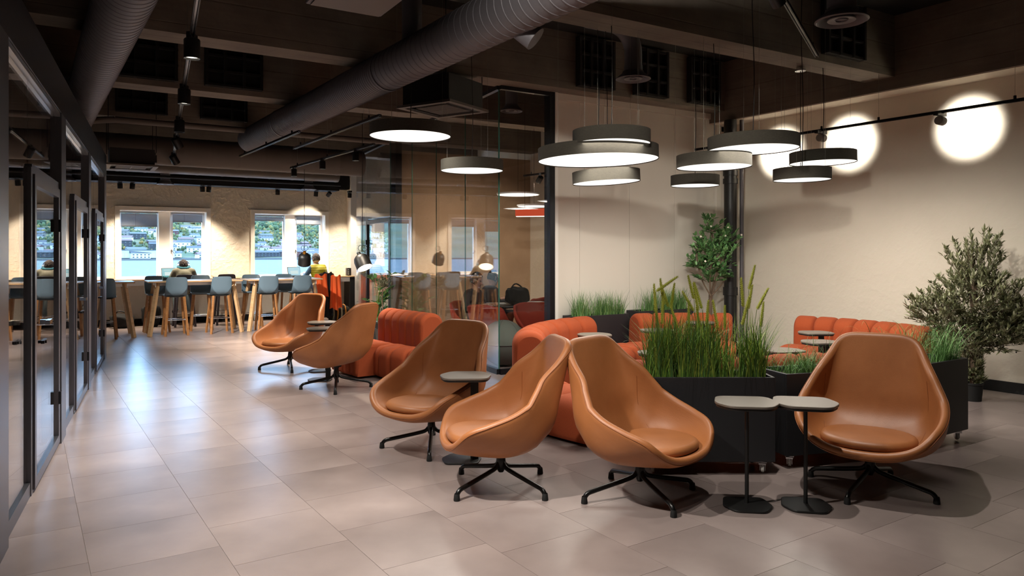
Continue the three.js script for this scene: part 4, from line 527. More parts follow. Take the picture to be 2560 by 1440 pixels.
{ // olive tree by the plastered wall
  const [X, d] = gnd(2431, 1001); const g = thing('olive_tree', 'large artificial olive tree in a black pot by the plastered wall', 'tree', [X, 0, -d]);
  part('pot', toCreasedNormals(lathe([[0.001, 0.0], [0.085, 0.0], [0.1, 0.17], [0.108, 0.175], [0.108, 0.195], [0.095, 0.195], [0.09, 0.16], [0.001, 0.16]], 28), 0.6), M.rubber, g);
  part('trunk', tube([V(0, 0.15, 0), V(0.01, 0.4, 0), V(-0.02, 0.75, 0.02), V(0.03, 1.1, 0), V(0, 1.55, 0)], 0.026, 24, 10), M.bark, g);
  const blobs = [[0.02, 1.5, 0, 0.33, 0.42], [-0.02, 1.15, 0, 0.46, 0.35], [-0.42, 0.98, 0.05, 0.33, 0.24], [0.4, 1.0, 0, 0.42, 0.34], [0.3, 0.75, 0, 0.38, 0.25], [-0.1, 0.72, 0, 0.36, 0.25], [-0.02, 0.45, 0, 0.17, 0.22], [0.55, 0.85, -0.05, 0.3, 0.25], [0.05, 0.28, 0, 0.08, 0.12]]; const twigs = [], br = [];
  for (const [x, y, z, r, h] of blobs) { const n = Math.round(r * 330); for (let k = 0; k < n; k++) { const a = rnd(0, 6.283), c = rnd(-1, 1), rr = Math.cbrt(rnd(0.15, 1)), s = Math.sqrt(1 - c * c); const e = V(x + Math.cos(a) * s * r * rr, y + c * h * rr, z + Math.sin(a) * s * r * rr * 0.8); const o = V(e.x * 0.25 + x * 0.6, y - h * 0.5 + (e.y - y) * 0.3, e.z * 0.3); const st = o.clone().lerp(e, 1 - 0.17 / Math.max(0.17, o.distanceTo(e))); twigs.push([st, e]); br.push(rod(st, e, 0.0028, 4, 0.0015)); } const b0 = V(0, Math.max(0.25, y - h * 1.2), 0); br.push(tube([b0, V(x * 0.5, y - h * 0.4, z * 0.5), V(x, y, z)], 0.011, 8, 6)); }
  part('branches', br, M.bark, g).userData.kind = 'stuff';
  const cols = [[0.17, 0.185, 0.08], [0.25, 0.265, 0.13], [0.12, 0.135, 0.06], [0.36, 0.37, 0.22], [0.44, 0.44, 0.3]]; foliage(g, twigs, 17000, [leafGeo(0.06, 0.017, 0.15), leafGeo(0.052, 0.015, -0.15), leafGeo(0.066, 0.016, 0.3)], cols, [0.75, 1.2], leafMats(cols)); 
  for (let k = 0; k < 40; k++) { const t = twigs[Math.floor(rnd(0, twigs.length))]; part('olive', new THREE.SphereGeometry(0.008, 8, 6), M.olive || (M.olive = std({ color: 0x1c1420, roughness: 0.35 })), g, [t[1].x, t[1].y - 0.012, t[1].z]); } }
{ // flowering tree in the corner
  const X = 2.92, d = 10.75; const g = thing('flowering_tree', 'slender green tree with white flowers beside the black drain pipe', 'tree', [X, 0, -d]);
  part('pot', toCreasedNormals(lathe([[0.001, 0], [0.12, 0], [0.14, 0.3], [0.13, 0.3], [0.12, 0.27], [0.001, 0.27]], 24), 0.6), M.rubber, g);
  const twigs = [], br = []; const K = (u, v) => { const q = at(u, v, d); return V(q.x - X, q.y, 0); };
  part('trunk', tube([V(0, 0.25, 0), V(-0.01, 0.6, 0), K(1776, 760), K(1777, 735)], 0.03, 12, 8), M.bark, g);
  for (const L of [[[1774, 740], [1755, 700], [1745, 660], [1738, 610]], [[1776, 740], [1772, 690], [1780, 620], [1778, 555]], [[1780, 738], [1790, 690], [1806, 640], [1815, 580]], [[1778, 740], [1783, 700], [1795, 660]], [[1779, 738], [1803, 710], [1822, 690]]]) br.push(tube(L.map(p => K(...p).add(V(0, 0, rnd(-0.08, 0.08)))), 0.011, 14, 7));
  const blobs = [[1780, 560, 26, 26], [1775, 610, 48, 38], [1812, 595, 30, 35], [1760, 650, 42, 32], [1800, 640, 38, 40], [1735, 655, 20, 18], [1770, 690, 35, 20], [1812, 680, 22, 20]];
  for (const [u, v, ru, rv] of blobs) { const n = Math.round(ru * rv / 32); for (let k = 0; k < n; k++) { const a = rnd(0, 6.283), r = Math.sqrt(rnd()); const e = K(u + Math.cos(a) * ru * r, v + Math.sin(a) * rv * r).add(V(0, 0, rnd(-0.2, 0.2))); const o = K(u, v + rv * 0.8); const st = o.lerp(e, 1 - 0.14 / Math.max(0.14, o.distanceTo(e))); twigs.push([st, e]); br.push(rod(st, e, 0.003, 4, 0.0015)); } }
  part('branches', br, M.bark, g).userData.kind = 'stuff';
  const cols = [[0.09, 0.22, 0.07], [0.12, 0.28, 0.09], [0.06, 0.15, 0.05], [0.18, 0.36, 0.13]]; foliage(g, twigs, 1900, [leafGeo(0.085, 0.042, 0.1), leafGeo(0.075, 0.036, -0.1)], cols, [0.7, 1.2], leafMats(cols));
  const fl = merge([0, 1, 2, 3, 4].map(k => leafGeo(0.02, 0.01, 0.3).rotateY(k * 1.2566))); for (const [u, v] of [[1770, 567], [1745, 592], [1812, 570], [1775, 625], [1756, 653], [1845, 588], [1805, 590]]) { const q = K(u, v); const o = part('flower', fl, M.petal || (M.petal = std({ color: 0xf2ecd8, roughness: 0.6, side: THREE.DoubleSide })), g, [q.x, q.y, 0.16]); o.rotation.x = 1.2; } }
// ================================================================ WINDOW TABLES AND STOOLS
function barTable(a0, a1, label) { const g = thing('bar_table', label, 'table', FB.pos((a0 + a1) / 2, 0, 15.72), FB.rot, 'oak bar tables in a row'); const W = a1 - a0, D = 0.84, H = 1.04;
  part('table_top', rbox(W, 0.028, D, 0.008, 0, H - 0.014, 0), M.wood, g); part('apron', [box(W - 0.3, 0.06, 0.025, 0, H - 0.06, D / 2 - 0.12), box(W - 0.3, 0.06, 0.025, 0, H - 0.06, -D / 2 + 0.12), box(0.025, 0.06, D - 0.24, -W / 2 + 0.15, H - 0.06, 0), box(0.025, 0.06, D - 0.24, W / 2 - 0.15, H - 0.06, 0)], M.white, g);
  for (const [x, z] of [[-1, -1], [-1, 1], [1, -1], [1, 1]]) { const l = part('leg', bar(V(x * (W / 2 - 0.02), 0, z * (D / 2 - 0.0)), V(x * (W / 2 - 0.17), H - 0.03, z * (D / 2 - 0.12)), 0.075, 0.05), M.wood, g); part('bracket', box(0.012, 0.09, 0.02, x * (W / 2 - 0.13), H - 0.07, z * (D / 2 - 0.07)), M.white, l); } return g; }
barTable(-0.7, 1.06, 'oak bar table reaching behind the glazed offices'); barTable(1.28, 2.98, 'middle oak bar table before the left window'); barTable(3.08, 4.6, 'oak bar table before the right window');
const stoolShell = shellGeo([[0, 0.755, 0.2, 0.175, -0.02, -0.02], [0.15, 0.768, 0.16, 0.188, 0.0, 0], [0.4, 0.755, 0.0, 0.192, 0.008, 0], [0.52, 0.76, -0.12, 0.192, 0.01, 0.006], [0.62, 0.81, -0.185, 0.192, 0.004, 0.02], [0.78, 0.95, -0.215, 0.188, 0, 0.03], [1, 1.11, -0.245, 0.175, -0.006, 0.025]], 0.014, [7, 7], 10, 64, 2).g;
const stoolLeg = (x, z) => bar(V(x * 0.2, 0, z * 0.205 - 0.01), V(x * 0.14, 0.74, z * 0.13 - 0.01), 0.038, 0.028);
const stoolLegs = [[-1, -1], [-1, 1], [1, -1], [1, 1]].map(q => stoolLeg(...q)), stoolRing = merge([[-1, -1, 1, -1], [1, -1, 1, 1], [1, 1, -1, 1], [-1, 1, -1, -1]].map(([a, b, c, d]) => rod(V(a * 0.175, 0.3, b * 0.175 - 0.01), V(c * 0.175, 0.3, d * 0.175 - 0.01), 0.008, 8))), stoolPlate = box(0.3, 0.02, 0.26, 0, 0.74, -0.01);
function stool(a, n, turn, dark, label, group) { const g = thing('bar_stool', label, 'stool', FB.pos(a, 0, n), FB.rot + turn, group); part('shell', stoolShell, dark ? M.stoolDark : M.stool, g); part('under_plate', stoolPlate, M.powder, g); for (const l of stoolLegs) part('leg', l, dark ? M.stoolDark : M.woodDark, g); part('foot_ring', stoolRing, M.chrome, g); return g; }
const nearL = 'blue-grey bar stool with its back to the room at the oak tables', farL = 'blue-grey bar stool on the window side of the oak tables', wallL = 'dark bar stool at the window counter';
[[-0.35, 'reflected in the glass offices at the first oak table'], [0.56, 'beside the last office post at the first oak table'], [1.75, 'left one on the room side of the middle oak table'], [2.55, 'right one on the room side of the middle oak table'], [3.47, 'left one on the room side of the table by the right window'], [4.13, 'right one on the room side of the table by the right window']].forEach(([a, l]) => stool(a, 15.4, Math.PI + rnd(-0.12, 0.12), false, 'blue-grey bar stool, ' + l, 'stools at the oak tables'));
[[-0.3, 'window side of the first oak table'], [1.5, 'window side of the middle oak table by the glass bowl'], [2.32, 'window side of the middle oak table by the wooden bowl'], [3.32, 'left one on the window side of the table by the right window'], [4.05, 'right one on the window side of the table by the right window']].forEach(([a, l]) => stool(a, 16.12, rnd(-0.15, 0.15), false, 'blue-grey bar stool, ' + l, 'stools at the oak tables'));
stool(2.12, 17.1, Math.PI, true, 'dark bar stool under the person with headphones', null); stool(2.95, 17.1, Math.PI, true, wallL, null); stool(5.06, 16.8, Math.PI, true, 'dark bar stool carrying the orange and black jacket', null);
// window counter
{ const g = thing('window_counter', 'oak counter fixed along the window wall', 'counter', FB.pos(2.55, 0, 17.72), FB.rot); part('counter_top', rbox(7.0, 0.03, 0.48, 0.008, 0, 1.0, 0), M.wood, g); part('apron', box(7.0, 0.11, 0.02, 0, 0.93, 0.2), M.white, g); part('end_panel', box(0.12, 0.98, 0.46, 3.44, 0.49, 0), M.powder, g); for (const x of [-2.6, -0.6, 1.2]) part('support_leg', box(0.04, 0.98, 0.04, x, 0.49, -0.15), M.white, g); for (const x of [-1.75, -1.62]) part('socket', [0, 1, 2].map(k => cyl(0.025, 0.025, 0.006, 16).rotateX(Math.PI / 2).translate(x + k * 0.06, 0.93, 0.213)), M.plasticWhite, g); }
{ const g = thing('speaker_box', 'small black boxed device with white print on the window counter', 'box', FB.pos(5.93, 1.015, 17.62), FB.rot); part('body', rbox(0.1, 0.19, 0.13, 0.006, 0, 0.095, 0), M.powder, g); part('print', [0.15, 0.11, 0.075, 0.04].map(y => box(0.035, 0.012, 0.002, -0.02, y, 0.0655)), M.white, g); }
// laptops, cups on tables
function laptop(pos, rot, label, col) { const g = thing('laptop', label, 'laptop', pos, rot); part('keyboard_base', rbox(0.33, 0.014, 0.23, 0.005, 0, 0.008, 0), M.powder, g); const s = new THREE.Group(); s.name = 'lid'; s.position.set(0, 0.014, -0.11); s.rotation.x = -0.25; g.add(s); part('lid_shell', rbox(0.33, 0.22, 0.008, 0.003, 0, 0.11, 0), M.powder, s); part('screen', box(0.31, 0.195, 0.002, 0, 0.112, 0.0055), glow(...col), s); part('screen_window', [box(0.13, 0.012, 0.001, -0.05, 0.17, 0.0068), box(0.2, 0.08, 0.001, 0.0, 0.09, 0.0068)], M.screenPanel || (M.screenPanel = glow(0.6, 0.75, 0.75)), s); }
laptop(FB.pos(1.93, 1.015, 17.66), FB.rot + 0.15, 'open laptop in front of the person with headphones', [0.25, 0.55, 0.6]); laptop(FB.pos(4.62, 1.015, 17.45), FB.rot + 0.25, 'open laptop in front of the person in the yellow vest', [0.4, 0.65, 0.75]);
{ const g = thing('glass_bowl', 'low clear glass with dark drink on the middle oak table', 'glass', FB.pos(1.62, 1.041, 15.6)); part('bowl', toCreasedNormals(lathe([[0.001, 0.003], [0.075, 0.003], [0.08, 0.09], [0.077, 0.09], [0.072, 0.006], [0.001, 0.006]], 28), 0.5), M.glassTint, g); part('content', cyl(0.068, 0.068, 0.05, 24, 0, 0.032, 0), M.stoolDark, g); }
{ const g = thing('wooden_bowl', 'small brown bowl on the middle oak table', 'bowl', FB.pos(2.56, 1.041, 15.9)); part('bowl', toCreasedNormals(lathe([[0.001, 0], [0.04, 0], [0.06, 0.05], [0.055, 0.05], [0.035, 0.01], [0.001, 0.01]], 24), 0.6), M.woodDark, g); }
{ const g = thing('tablet', 'dark flat tablet lying on the window counter', 'tablet', FB.pos(2.95, 1.016, 17.55), FB.rot); part('body', rbox(0.3, 0.01, 0.2, 0.004, 0, 0.006, 0), M.powder, g); }
{ const p = pxB(817, 700, 17.45).setY(1.015); }
// bags on the floor
function bag(pos, s, label, m, stripes, turn = 0.5) { const g = thing('backpack', label, 'bag', pos, turn); const geo = new THREE.SphereGeometry(1, 28, 18); const P = geo.attributes.position; for (let k = 0; k < P.count; k++) { const x = P.getX(k), y = P.getY(k), z = P.getZ(k); const w = 1 + 0.12 * Math.sin(x * 7 + y * 3) * Math.cos(z * 6); P.setXYZ(k, Math.sign(x) * Math.pow(Math.abs(x), 0.75) * w * s[0], Math.max(-1, Math.sign(y) * Math.pow(Math.abs(y), 0.7) * w) * s[1] + s[1], Math.sign(z) * Math.pow(Math.abs(z), 0.75) * w * s[2]); } geo.computeVertexNormals(); part('body', geo, m, g);
  part('strap', tube([V(-s[0] * 0.7, s[1] * 1.6, 0), V(-s[0] * 0.3, s[1] * 2.35, 0.02), V(s[0] * 0.2, s[1] * 2.2, 0), V(s[0] * 0.6, s[1] * 1.6, 0.03)], 0.012, 20, 6), M.powder, g);
  if (stripes) for (let k = 0; k < 4; k++) part('stripe', new THREE.TorusGeometry(s[1] * 1.02, 0.018, 6, 30).scale(1.05, 1, 1).rotateY(Math.PI / 2).translate((k - 1.5) * s[0] * 0.36, s[1], 0), k % 2 ? M.stripeO || (M.stripeO = std({ color: 0xb8782a, roughness: 0.9 })) : M.stripeB || (M.stripeB = std({ color: 0x8d8468, roughness: 0.9 })), g); }
bag(FB.pos(0.95, 0, 17.4), [0.22, 0.15, 0.16], 'slumped black backpack under the window counter', M.black); bag(FB.pos(1.5, 0, 17.35), [0.18, 0.24, 0.14], 'tall dark bag leaning under the person with headphones', M.black); bag(FB.pos(5.38, 0, 16.75), [0.26, 0.18, 0.17], 'striped woven bag on the floor beside the orange jacket', M.stripeBag || (M.stripeBag = std({ color: 0x2a241c, roughness: 0.95 })), true);
// jacket hung on the stool
{ const g = thing('jacket', 'orange and black jacket hung over a bar stool', 'jacket', FB.pos(5.06, 0, 16.5), FB.rot); const cloth = (x0, x1, y0, y1, z, fold, m, name) => { const nx = 24, ny = 20, geo = new THREE.PlaneGeometry(1, 1, nx, ny), P = geo.attributes.position; for (let k = 0; k < P.count; k++) { const s = P.getX(k) + 0.5, t = P.getY(k) + 0.5; const spread = 1 + (1 - t) * 0.25; const x = (x0 + x1) / 2 + (s - 0.5) * (x1 - x0) * spread; P.setXYZ(k, x, y0 + (y1 - y0) * t + 0.03 * Math.sin(s * 9), z + fold * Math.sin(s * 15 + t * 2) * (1.2 - t) + 0.03 * Math.sin(s * Math.PI)); } geo.computeVertexNormals(); const b = geo.clone().translate(0, 0, -0.02); part(name, [geo, b], m, g); };
  M.orangeCloth = std({ color: 0xff6a2c, roughness: 0.75, side: THREE.DoubleSide }); M.blackCloth = std({ color: 0x16171b, roughness: 0.8, side: THREE.DoubleSide });
  cloth(-0.32, -0.04, 0.56, 1.08, 0.1, 0.03, M.orangeCloth, 'orange_side'); cloth(0.05, 0.28, 0.3, 1.05, 0.1, 0.035, M.orangeCloth, 'orange_sleeve'); cloth(-0.12, 0.09, 0.12, 1.12, 0.06, 0.03, M.blackCloth, 'black_lining'); }

// ================================================================ PEOPLE
function field(fn, c, half, res) { const mc = new MarchingCubes(res, M.white, false, false, 60000); mc.isolation = 0; const hs = res / 2; for (let z = 0; z < res; z++) for (let y = 0; y < res; y++) for (let x = 0; x < res; x++) mc.field[x + y * res + z * res * res] = -fn(V(c.x + (x - hs) / hs * half, c.y + (y - hs) / hs * half, c.z + (z - hs) / hs * half)); mc.update(); const n = mc.count; let g = new THREE.BufferGeometry(); g.setAttribute('position', new THREE.BufferAttribute(mc.positionArray.slice(0, n * 3), 3)); g.scale(half, half, half).translate(c.x, c.y, c.z); g = mergeVertices(g, 1e-5); const I = g.index.array, P = g.attributes.position, a = V(0, 0, 0), b = V(0, 0, 0), d = V(0, 0, 0); let vol = 0; for (let k = 0; k < I.length; k += 3) { a.fromBufferAttribute(P, I[k]).sub(c); b.fromBufferAttribute(P, I[k + 1]).sub(c); d.fromBufferAttribute(P, I[k + 2]).sub(c); vol += a.dot(b.cross(d)); } if (vol < 0) { const J = Array.from(I); for (let k = 0; k < J.length; k += 3) { const t = J[k]; J[k] = J[k + 1]; J[k + 1] = t; } g.setIndex(J); } g.computeVertexNormals(); return g; }
const cap = (p, a, b, ra, rb) => { const ab = b.clone().sub(a), t = Math.max(0, Math.min(1, p.clone().sub(a).dot(ab) / ab.lengthSq())); return p.distanceTo(a.clone().addScaledVector(ab, t)) - (ra + (rb - ra) * t); };
const smin = (a, b, k) => { const h = Math.max(0, Math.min(1, 0.5 + 0.5 * (b - a) / k)); return b + (a - b) * h - k * h * (1 - h); };
// seated figure: local +z is forward, origin on the floor below the seat
function person(o) { const g = thing('person', o.label, 'person', o.pos, o.rot); const S = o.seat, J = {}; const lean = o.lean;
  J.pelvis = V(0, S + 0.1, 0); J.chest = V(0, S + 0.36, lean * 0.5); J.neck = V(0, S + 0.53, lean); J.head = o.head || V(0, S + 0.68, lean * 1.25 + 0.02);
  const bones = [['torso', J.pelvis, V(0, S + 0.24, lean * 0.25), 0.15, 0.14], ['torso', V(0, S + 0.24, lean * 0.25), J.chest, 0.14, 0.16], ['torso', V(-0.1, S + 0.45, lean * 0.8), V(0.1, S + 0.45, lean * 0.8), 0.095, 0.095], ['neck', J.neck.clone().add(V(0, -0.05, 0)), J.head.clone().add(V(0, -0.06, 0)), 0.065, 0.055]];
  const fingers = [];
  for (const s of [-1, 1]) { const sh = V(s * 0.175, S + 0.46, lean * 0.85), el = s < 0 ? o.elL : o.elR, ha = s < 0 ? o.haL : o.haR; bones.push(['arm', sh, el, 0.062, 0.048], ['fore', el, ha, 0.046, 0.031]); const dir = ha.clone().sub(el).normalize(); const palm = ha.clone().addScaledVector(dir, 0.07); fingers.push(['hand', ha, palm, 0.03, 0.036]); const sd = V(dir.z, 0, -dir.x).normalize(); [[-0.027, 0.066], [-0.009, 0.08], [0.009, 0.076], [0.027, 0.06]].forEach(([f, l]) => { const b0 = palm.clone().addScaledVector(sd, f), b1 = b0.clone().addScaledVector(dir, l * 0.55).add(V(0, 0.004, 0)), b2 = b1.clone().addScaledVector(dir, l * 0.5).add(V(0, -0.018, 0)); fingers.push(['hand', b0, b1, 0.01, 0.009], ['hand', b1, b2, 0.009, 0.008]); }); const th = ha.clone().addScaledVector(dir, 0.03).addScaledVector(sd, -s * 0.03); fingers.push(['hand', th, th.clone().addScaledVector(dir, 0.045).addScaledVector(sd, -s * 0.03), 0.011, 0.009]);
    const hip = V(s * 0.09, S + 0.07, 0.03), kn = V(s * 0.14, S + 0.06, 0.42), an = V(s * 0.13, o.ankle, 0.33); bones.push(['leg', hip, kn, 0.09, 0.065], ['leg', kn, an, 0.062, 0.045], ['shoe', an, an.clone().add(V(s * 0.02, -0.06, 0.16)), 0.045, 0.04]); }
  const colr = { torso: o.top, arm: o.sleeve, fore: o.fore || o.sleeve, neck: o.skin, hand: o.skin, leg: o.trousers, shoe: [0.01, 0.01, 0.01], head: o.skin };
  const sdf = list => p => { let d = 9; for (const b of list) d = smin(d, cap(p, b[1], b[2], b[3], b[4]), b[0] === 'hand' ? 0.012 : 0.035); return d; };
  const headF = p => { const q = p.clone().sub(J.head).applyAxisAngle(V(1, 0, 0), -(o.nod || 0.25)); const e = Math.hypot(q.x / 0.078, q.y / 0.115, q.z / 0.098) - 1; let d = e * 0.085; d = smin(d, cap(q, V(0, -0.075, 0.045), V(0, -0.095, 0.06), 0.045, 0.035), 0.03); d = smin(d, cap(q, V(0, 0.0, 0.095), V(0, -0.03, 0.115), 0.012, 0.016), 0.012); for (const s of [-1, 1]) { d = smin(d, cap(q, V(s * 0.078, 0.015, -0.005), V(s * 0.084, -0.03, -0.002), 0.012, 0.009), 0.008); d = Math.max(d, -(q.distanceTo(V(s * 0.032, 0.012, 0.108)) - 0.014)); } return d; };
  const tint = (geo, pick) => { const P = geo.attributes.position, c = new Float32Array(P.count * 3); const v = V(0, 0, 0); for (let k = 0; k < P.count; k++) { v.fromBufferAttribute(P, k); c.set(pick(v), k * 3); } geo.setAttribute('color', new THREE.BufferAttribute(c, 3)); return geo; };
  const bodyC = V(0, S * 0.5 + 0.28, 0.2), near = list => v => { let m = 9, w = 'torso'; for (const b of list) { const d = cap(v, b[1], b[2], b[3], b[4]); if (d < m) { m = d; w = b[0]; } } return colr[w]; };
  const body = tint(field(sdf(bones), bodyC, o.half || 0.72, 76), near(bones)), headG = tint(field(headF, J.head, 0.19, 48), v => { const q = v.clone().sub(J.head).applyAxisAngle(V(1, 0, 0), -(o.nod || 0.25)); if (Math.abs(q.z - 0.1) < 0.03 && Math.abs(Math.abs(q.x) - 0.032) < 0.012 && Math.abs(q.y - 0.012) < 0.008) return [0.05, 0.04, 0.04]; if (q.z > 0.08 && Math.abs(q.y + 0.065) < 0.008 && Math.abs(q.x) < 0.025) return [0.35, 0.12, 0.1]; return o.skin; });
  const hands = [0, 1].map(i => { const L = fingers.slice(i * 10, i * 10 + 10), c = L[0][2]; return tint(field(sdf(L), c.clone(), 0.15, 64), () => o.skin); });
  const strip = x => { const y = x.toNonIndexed(); for (const k of Object.keys(y.attributes)) if (!['position', 'normal', 'color'].includes(k)) y.deleteAttribute(k); return y; };
  part('body', mergeGeometries([body, headG, ...hands].map(strip)), M.skinV || (M.skinV = std({ vertexColors: true, roughness: 0.75 })), g);
  const hairF = p => { const q = p.clone().sub(J.head).applyAxisAngle(V(1, 0, 0), -(o.nod || 0.25)); const d = (Math.hypot(q.x / 0.088, (q.y - 0.012) / 0.12, (q.z + 0.012) / 0.104) - 1) * 0.09 + 0.004 * Math.sin(q.x * 130) * Math.sin(q.y * 110 + q.z * 90); return Math.max(d, Math.max(q.z - 0.055 - Math.max(0, q.y - 0.05) * 0.8, -(q.y + 0.055 + 0.3 * Math.max(0, q.z + 0.02)))); };
  part('hair', field(hairF, J.head.clone().add(V(0, 0.02, 0)), 0.17, 48), std({ color: lin(...o.hair), roughness: 0.8 }), g);
  if (o.vest) { const list = bones.filter(b => b[0] === 'torso'); const f = p => { const d = sdf(list)(p) - 0.022 - 0.006 * Math.abs(Math.sin(p.y * 62)); return Math.max(d, -(p.y - (S + 0.08)), p.y - (S + 0.55)); }; const geo = field(f, V(0, S + 0.32, lean * 0.5), 0.36, 72); part('quilted_vest', geo, std({ color: lin(...o.vest), roughness: 0.55 }), g); }
  if (o.hood) { const c = V(0, S + 0.55, lean * 1.05); part('scarf', new THREE.TorusGeometry(0.085, 0.036, 12, 30).scale(1.15, 1, 0.8).rotateX(Math.PI / 2 - 0.3).translate(c.x, c.y, c.z), std({ color: lin(...o.hood), roughness: 0.9 }), g); }
  if (o.phones) { const h = J.head; part('headband', new THREE.TorusGeometry(0.118, 0.009, 8, 30, Math.PI).translate(h.x, h.y + 0.0, h.z), M.phones || (M.phones = std({ color: 0x9fb4c6, roughness: 0.35 })), g); for (const s of [-1, 1]) part('ear_cup', new THREE.CylinderGeometry(0.042, 0.045, 0.035, 20).rotateZ(Math.PI / 2).translate(h.x + s * 0.105, h.y - 0.01, h.z), M.phones, g); }
  return g; }
{ const S = 0.72, rot = FB.rot + Math.PI;   // faces the window: local +z -> away from the room
  person({ label: 'person in an olive coat with headphones and scarf typing at the left window', pos: FB.pos(2.12, 0, 17.06), rot, seat: S, lean: 0.1, head: V(0, S + 0.585, 0.14), nod: 0.5, elL: V(-0.27, S + 0.26, 0.18), elR: V(0.27, S + 0.26, 0.18), haL: V(-0.13, S + 0.33, 0.4), haR: V(0.13, S + 0.33, 0.4), ankle: 0.35, top: [0.16, 0.15, 0.1], sleeve: [0.16, 0.15, 0.1], trousers: [0.09, 0.12, 0.13], skin: [0.5, 0.3, 0.22], hair: [0.035, 0.022, 0.018], hood: [0.02, 0.12, 0.16], phones: true });
  person({ label: 'person in a yellow quilted vest and blue sleeves working at the right window', pos: FB.pos(5.02, 0, 16.92), rot: rot + 0.35, seat: 0.76, lean: 0.12, nod: 0.2, elL: V(-0.3, 0.76 + 0.24, 0.16), elR: V(0.3, 0.76 + 0.24, 0.2), haL: V(-0.2, 0.76 + 0.32, 0.4), haR: V(0.14, 0.76 + 0.32, 0.42), ankle: 0.36, top: [0.05, 0.09, 0.14], sleeve: [0.04, 0.09, 0.15], trousers: [0.05, 0.07, 0.13], skin: [0.55, 0.33, 0.25], hair: [0.1, 0.085, 0.08], vest: [0.42, 0.36, 0.01] }); }
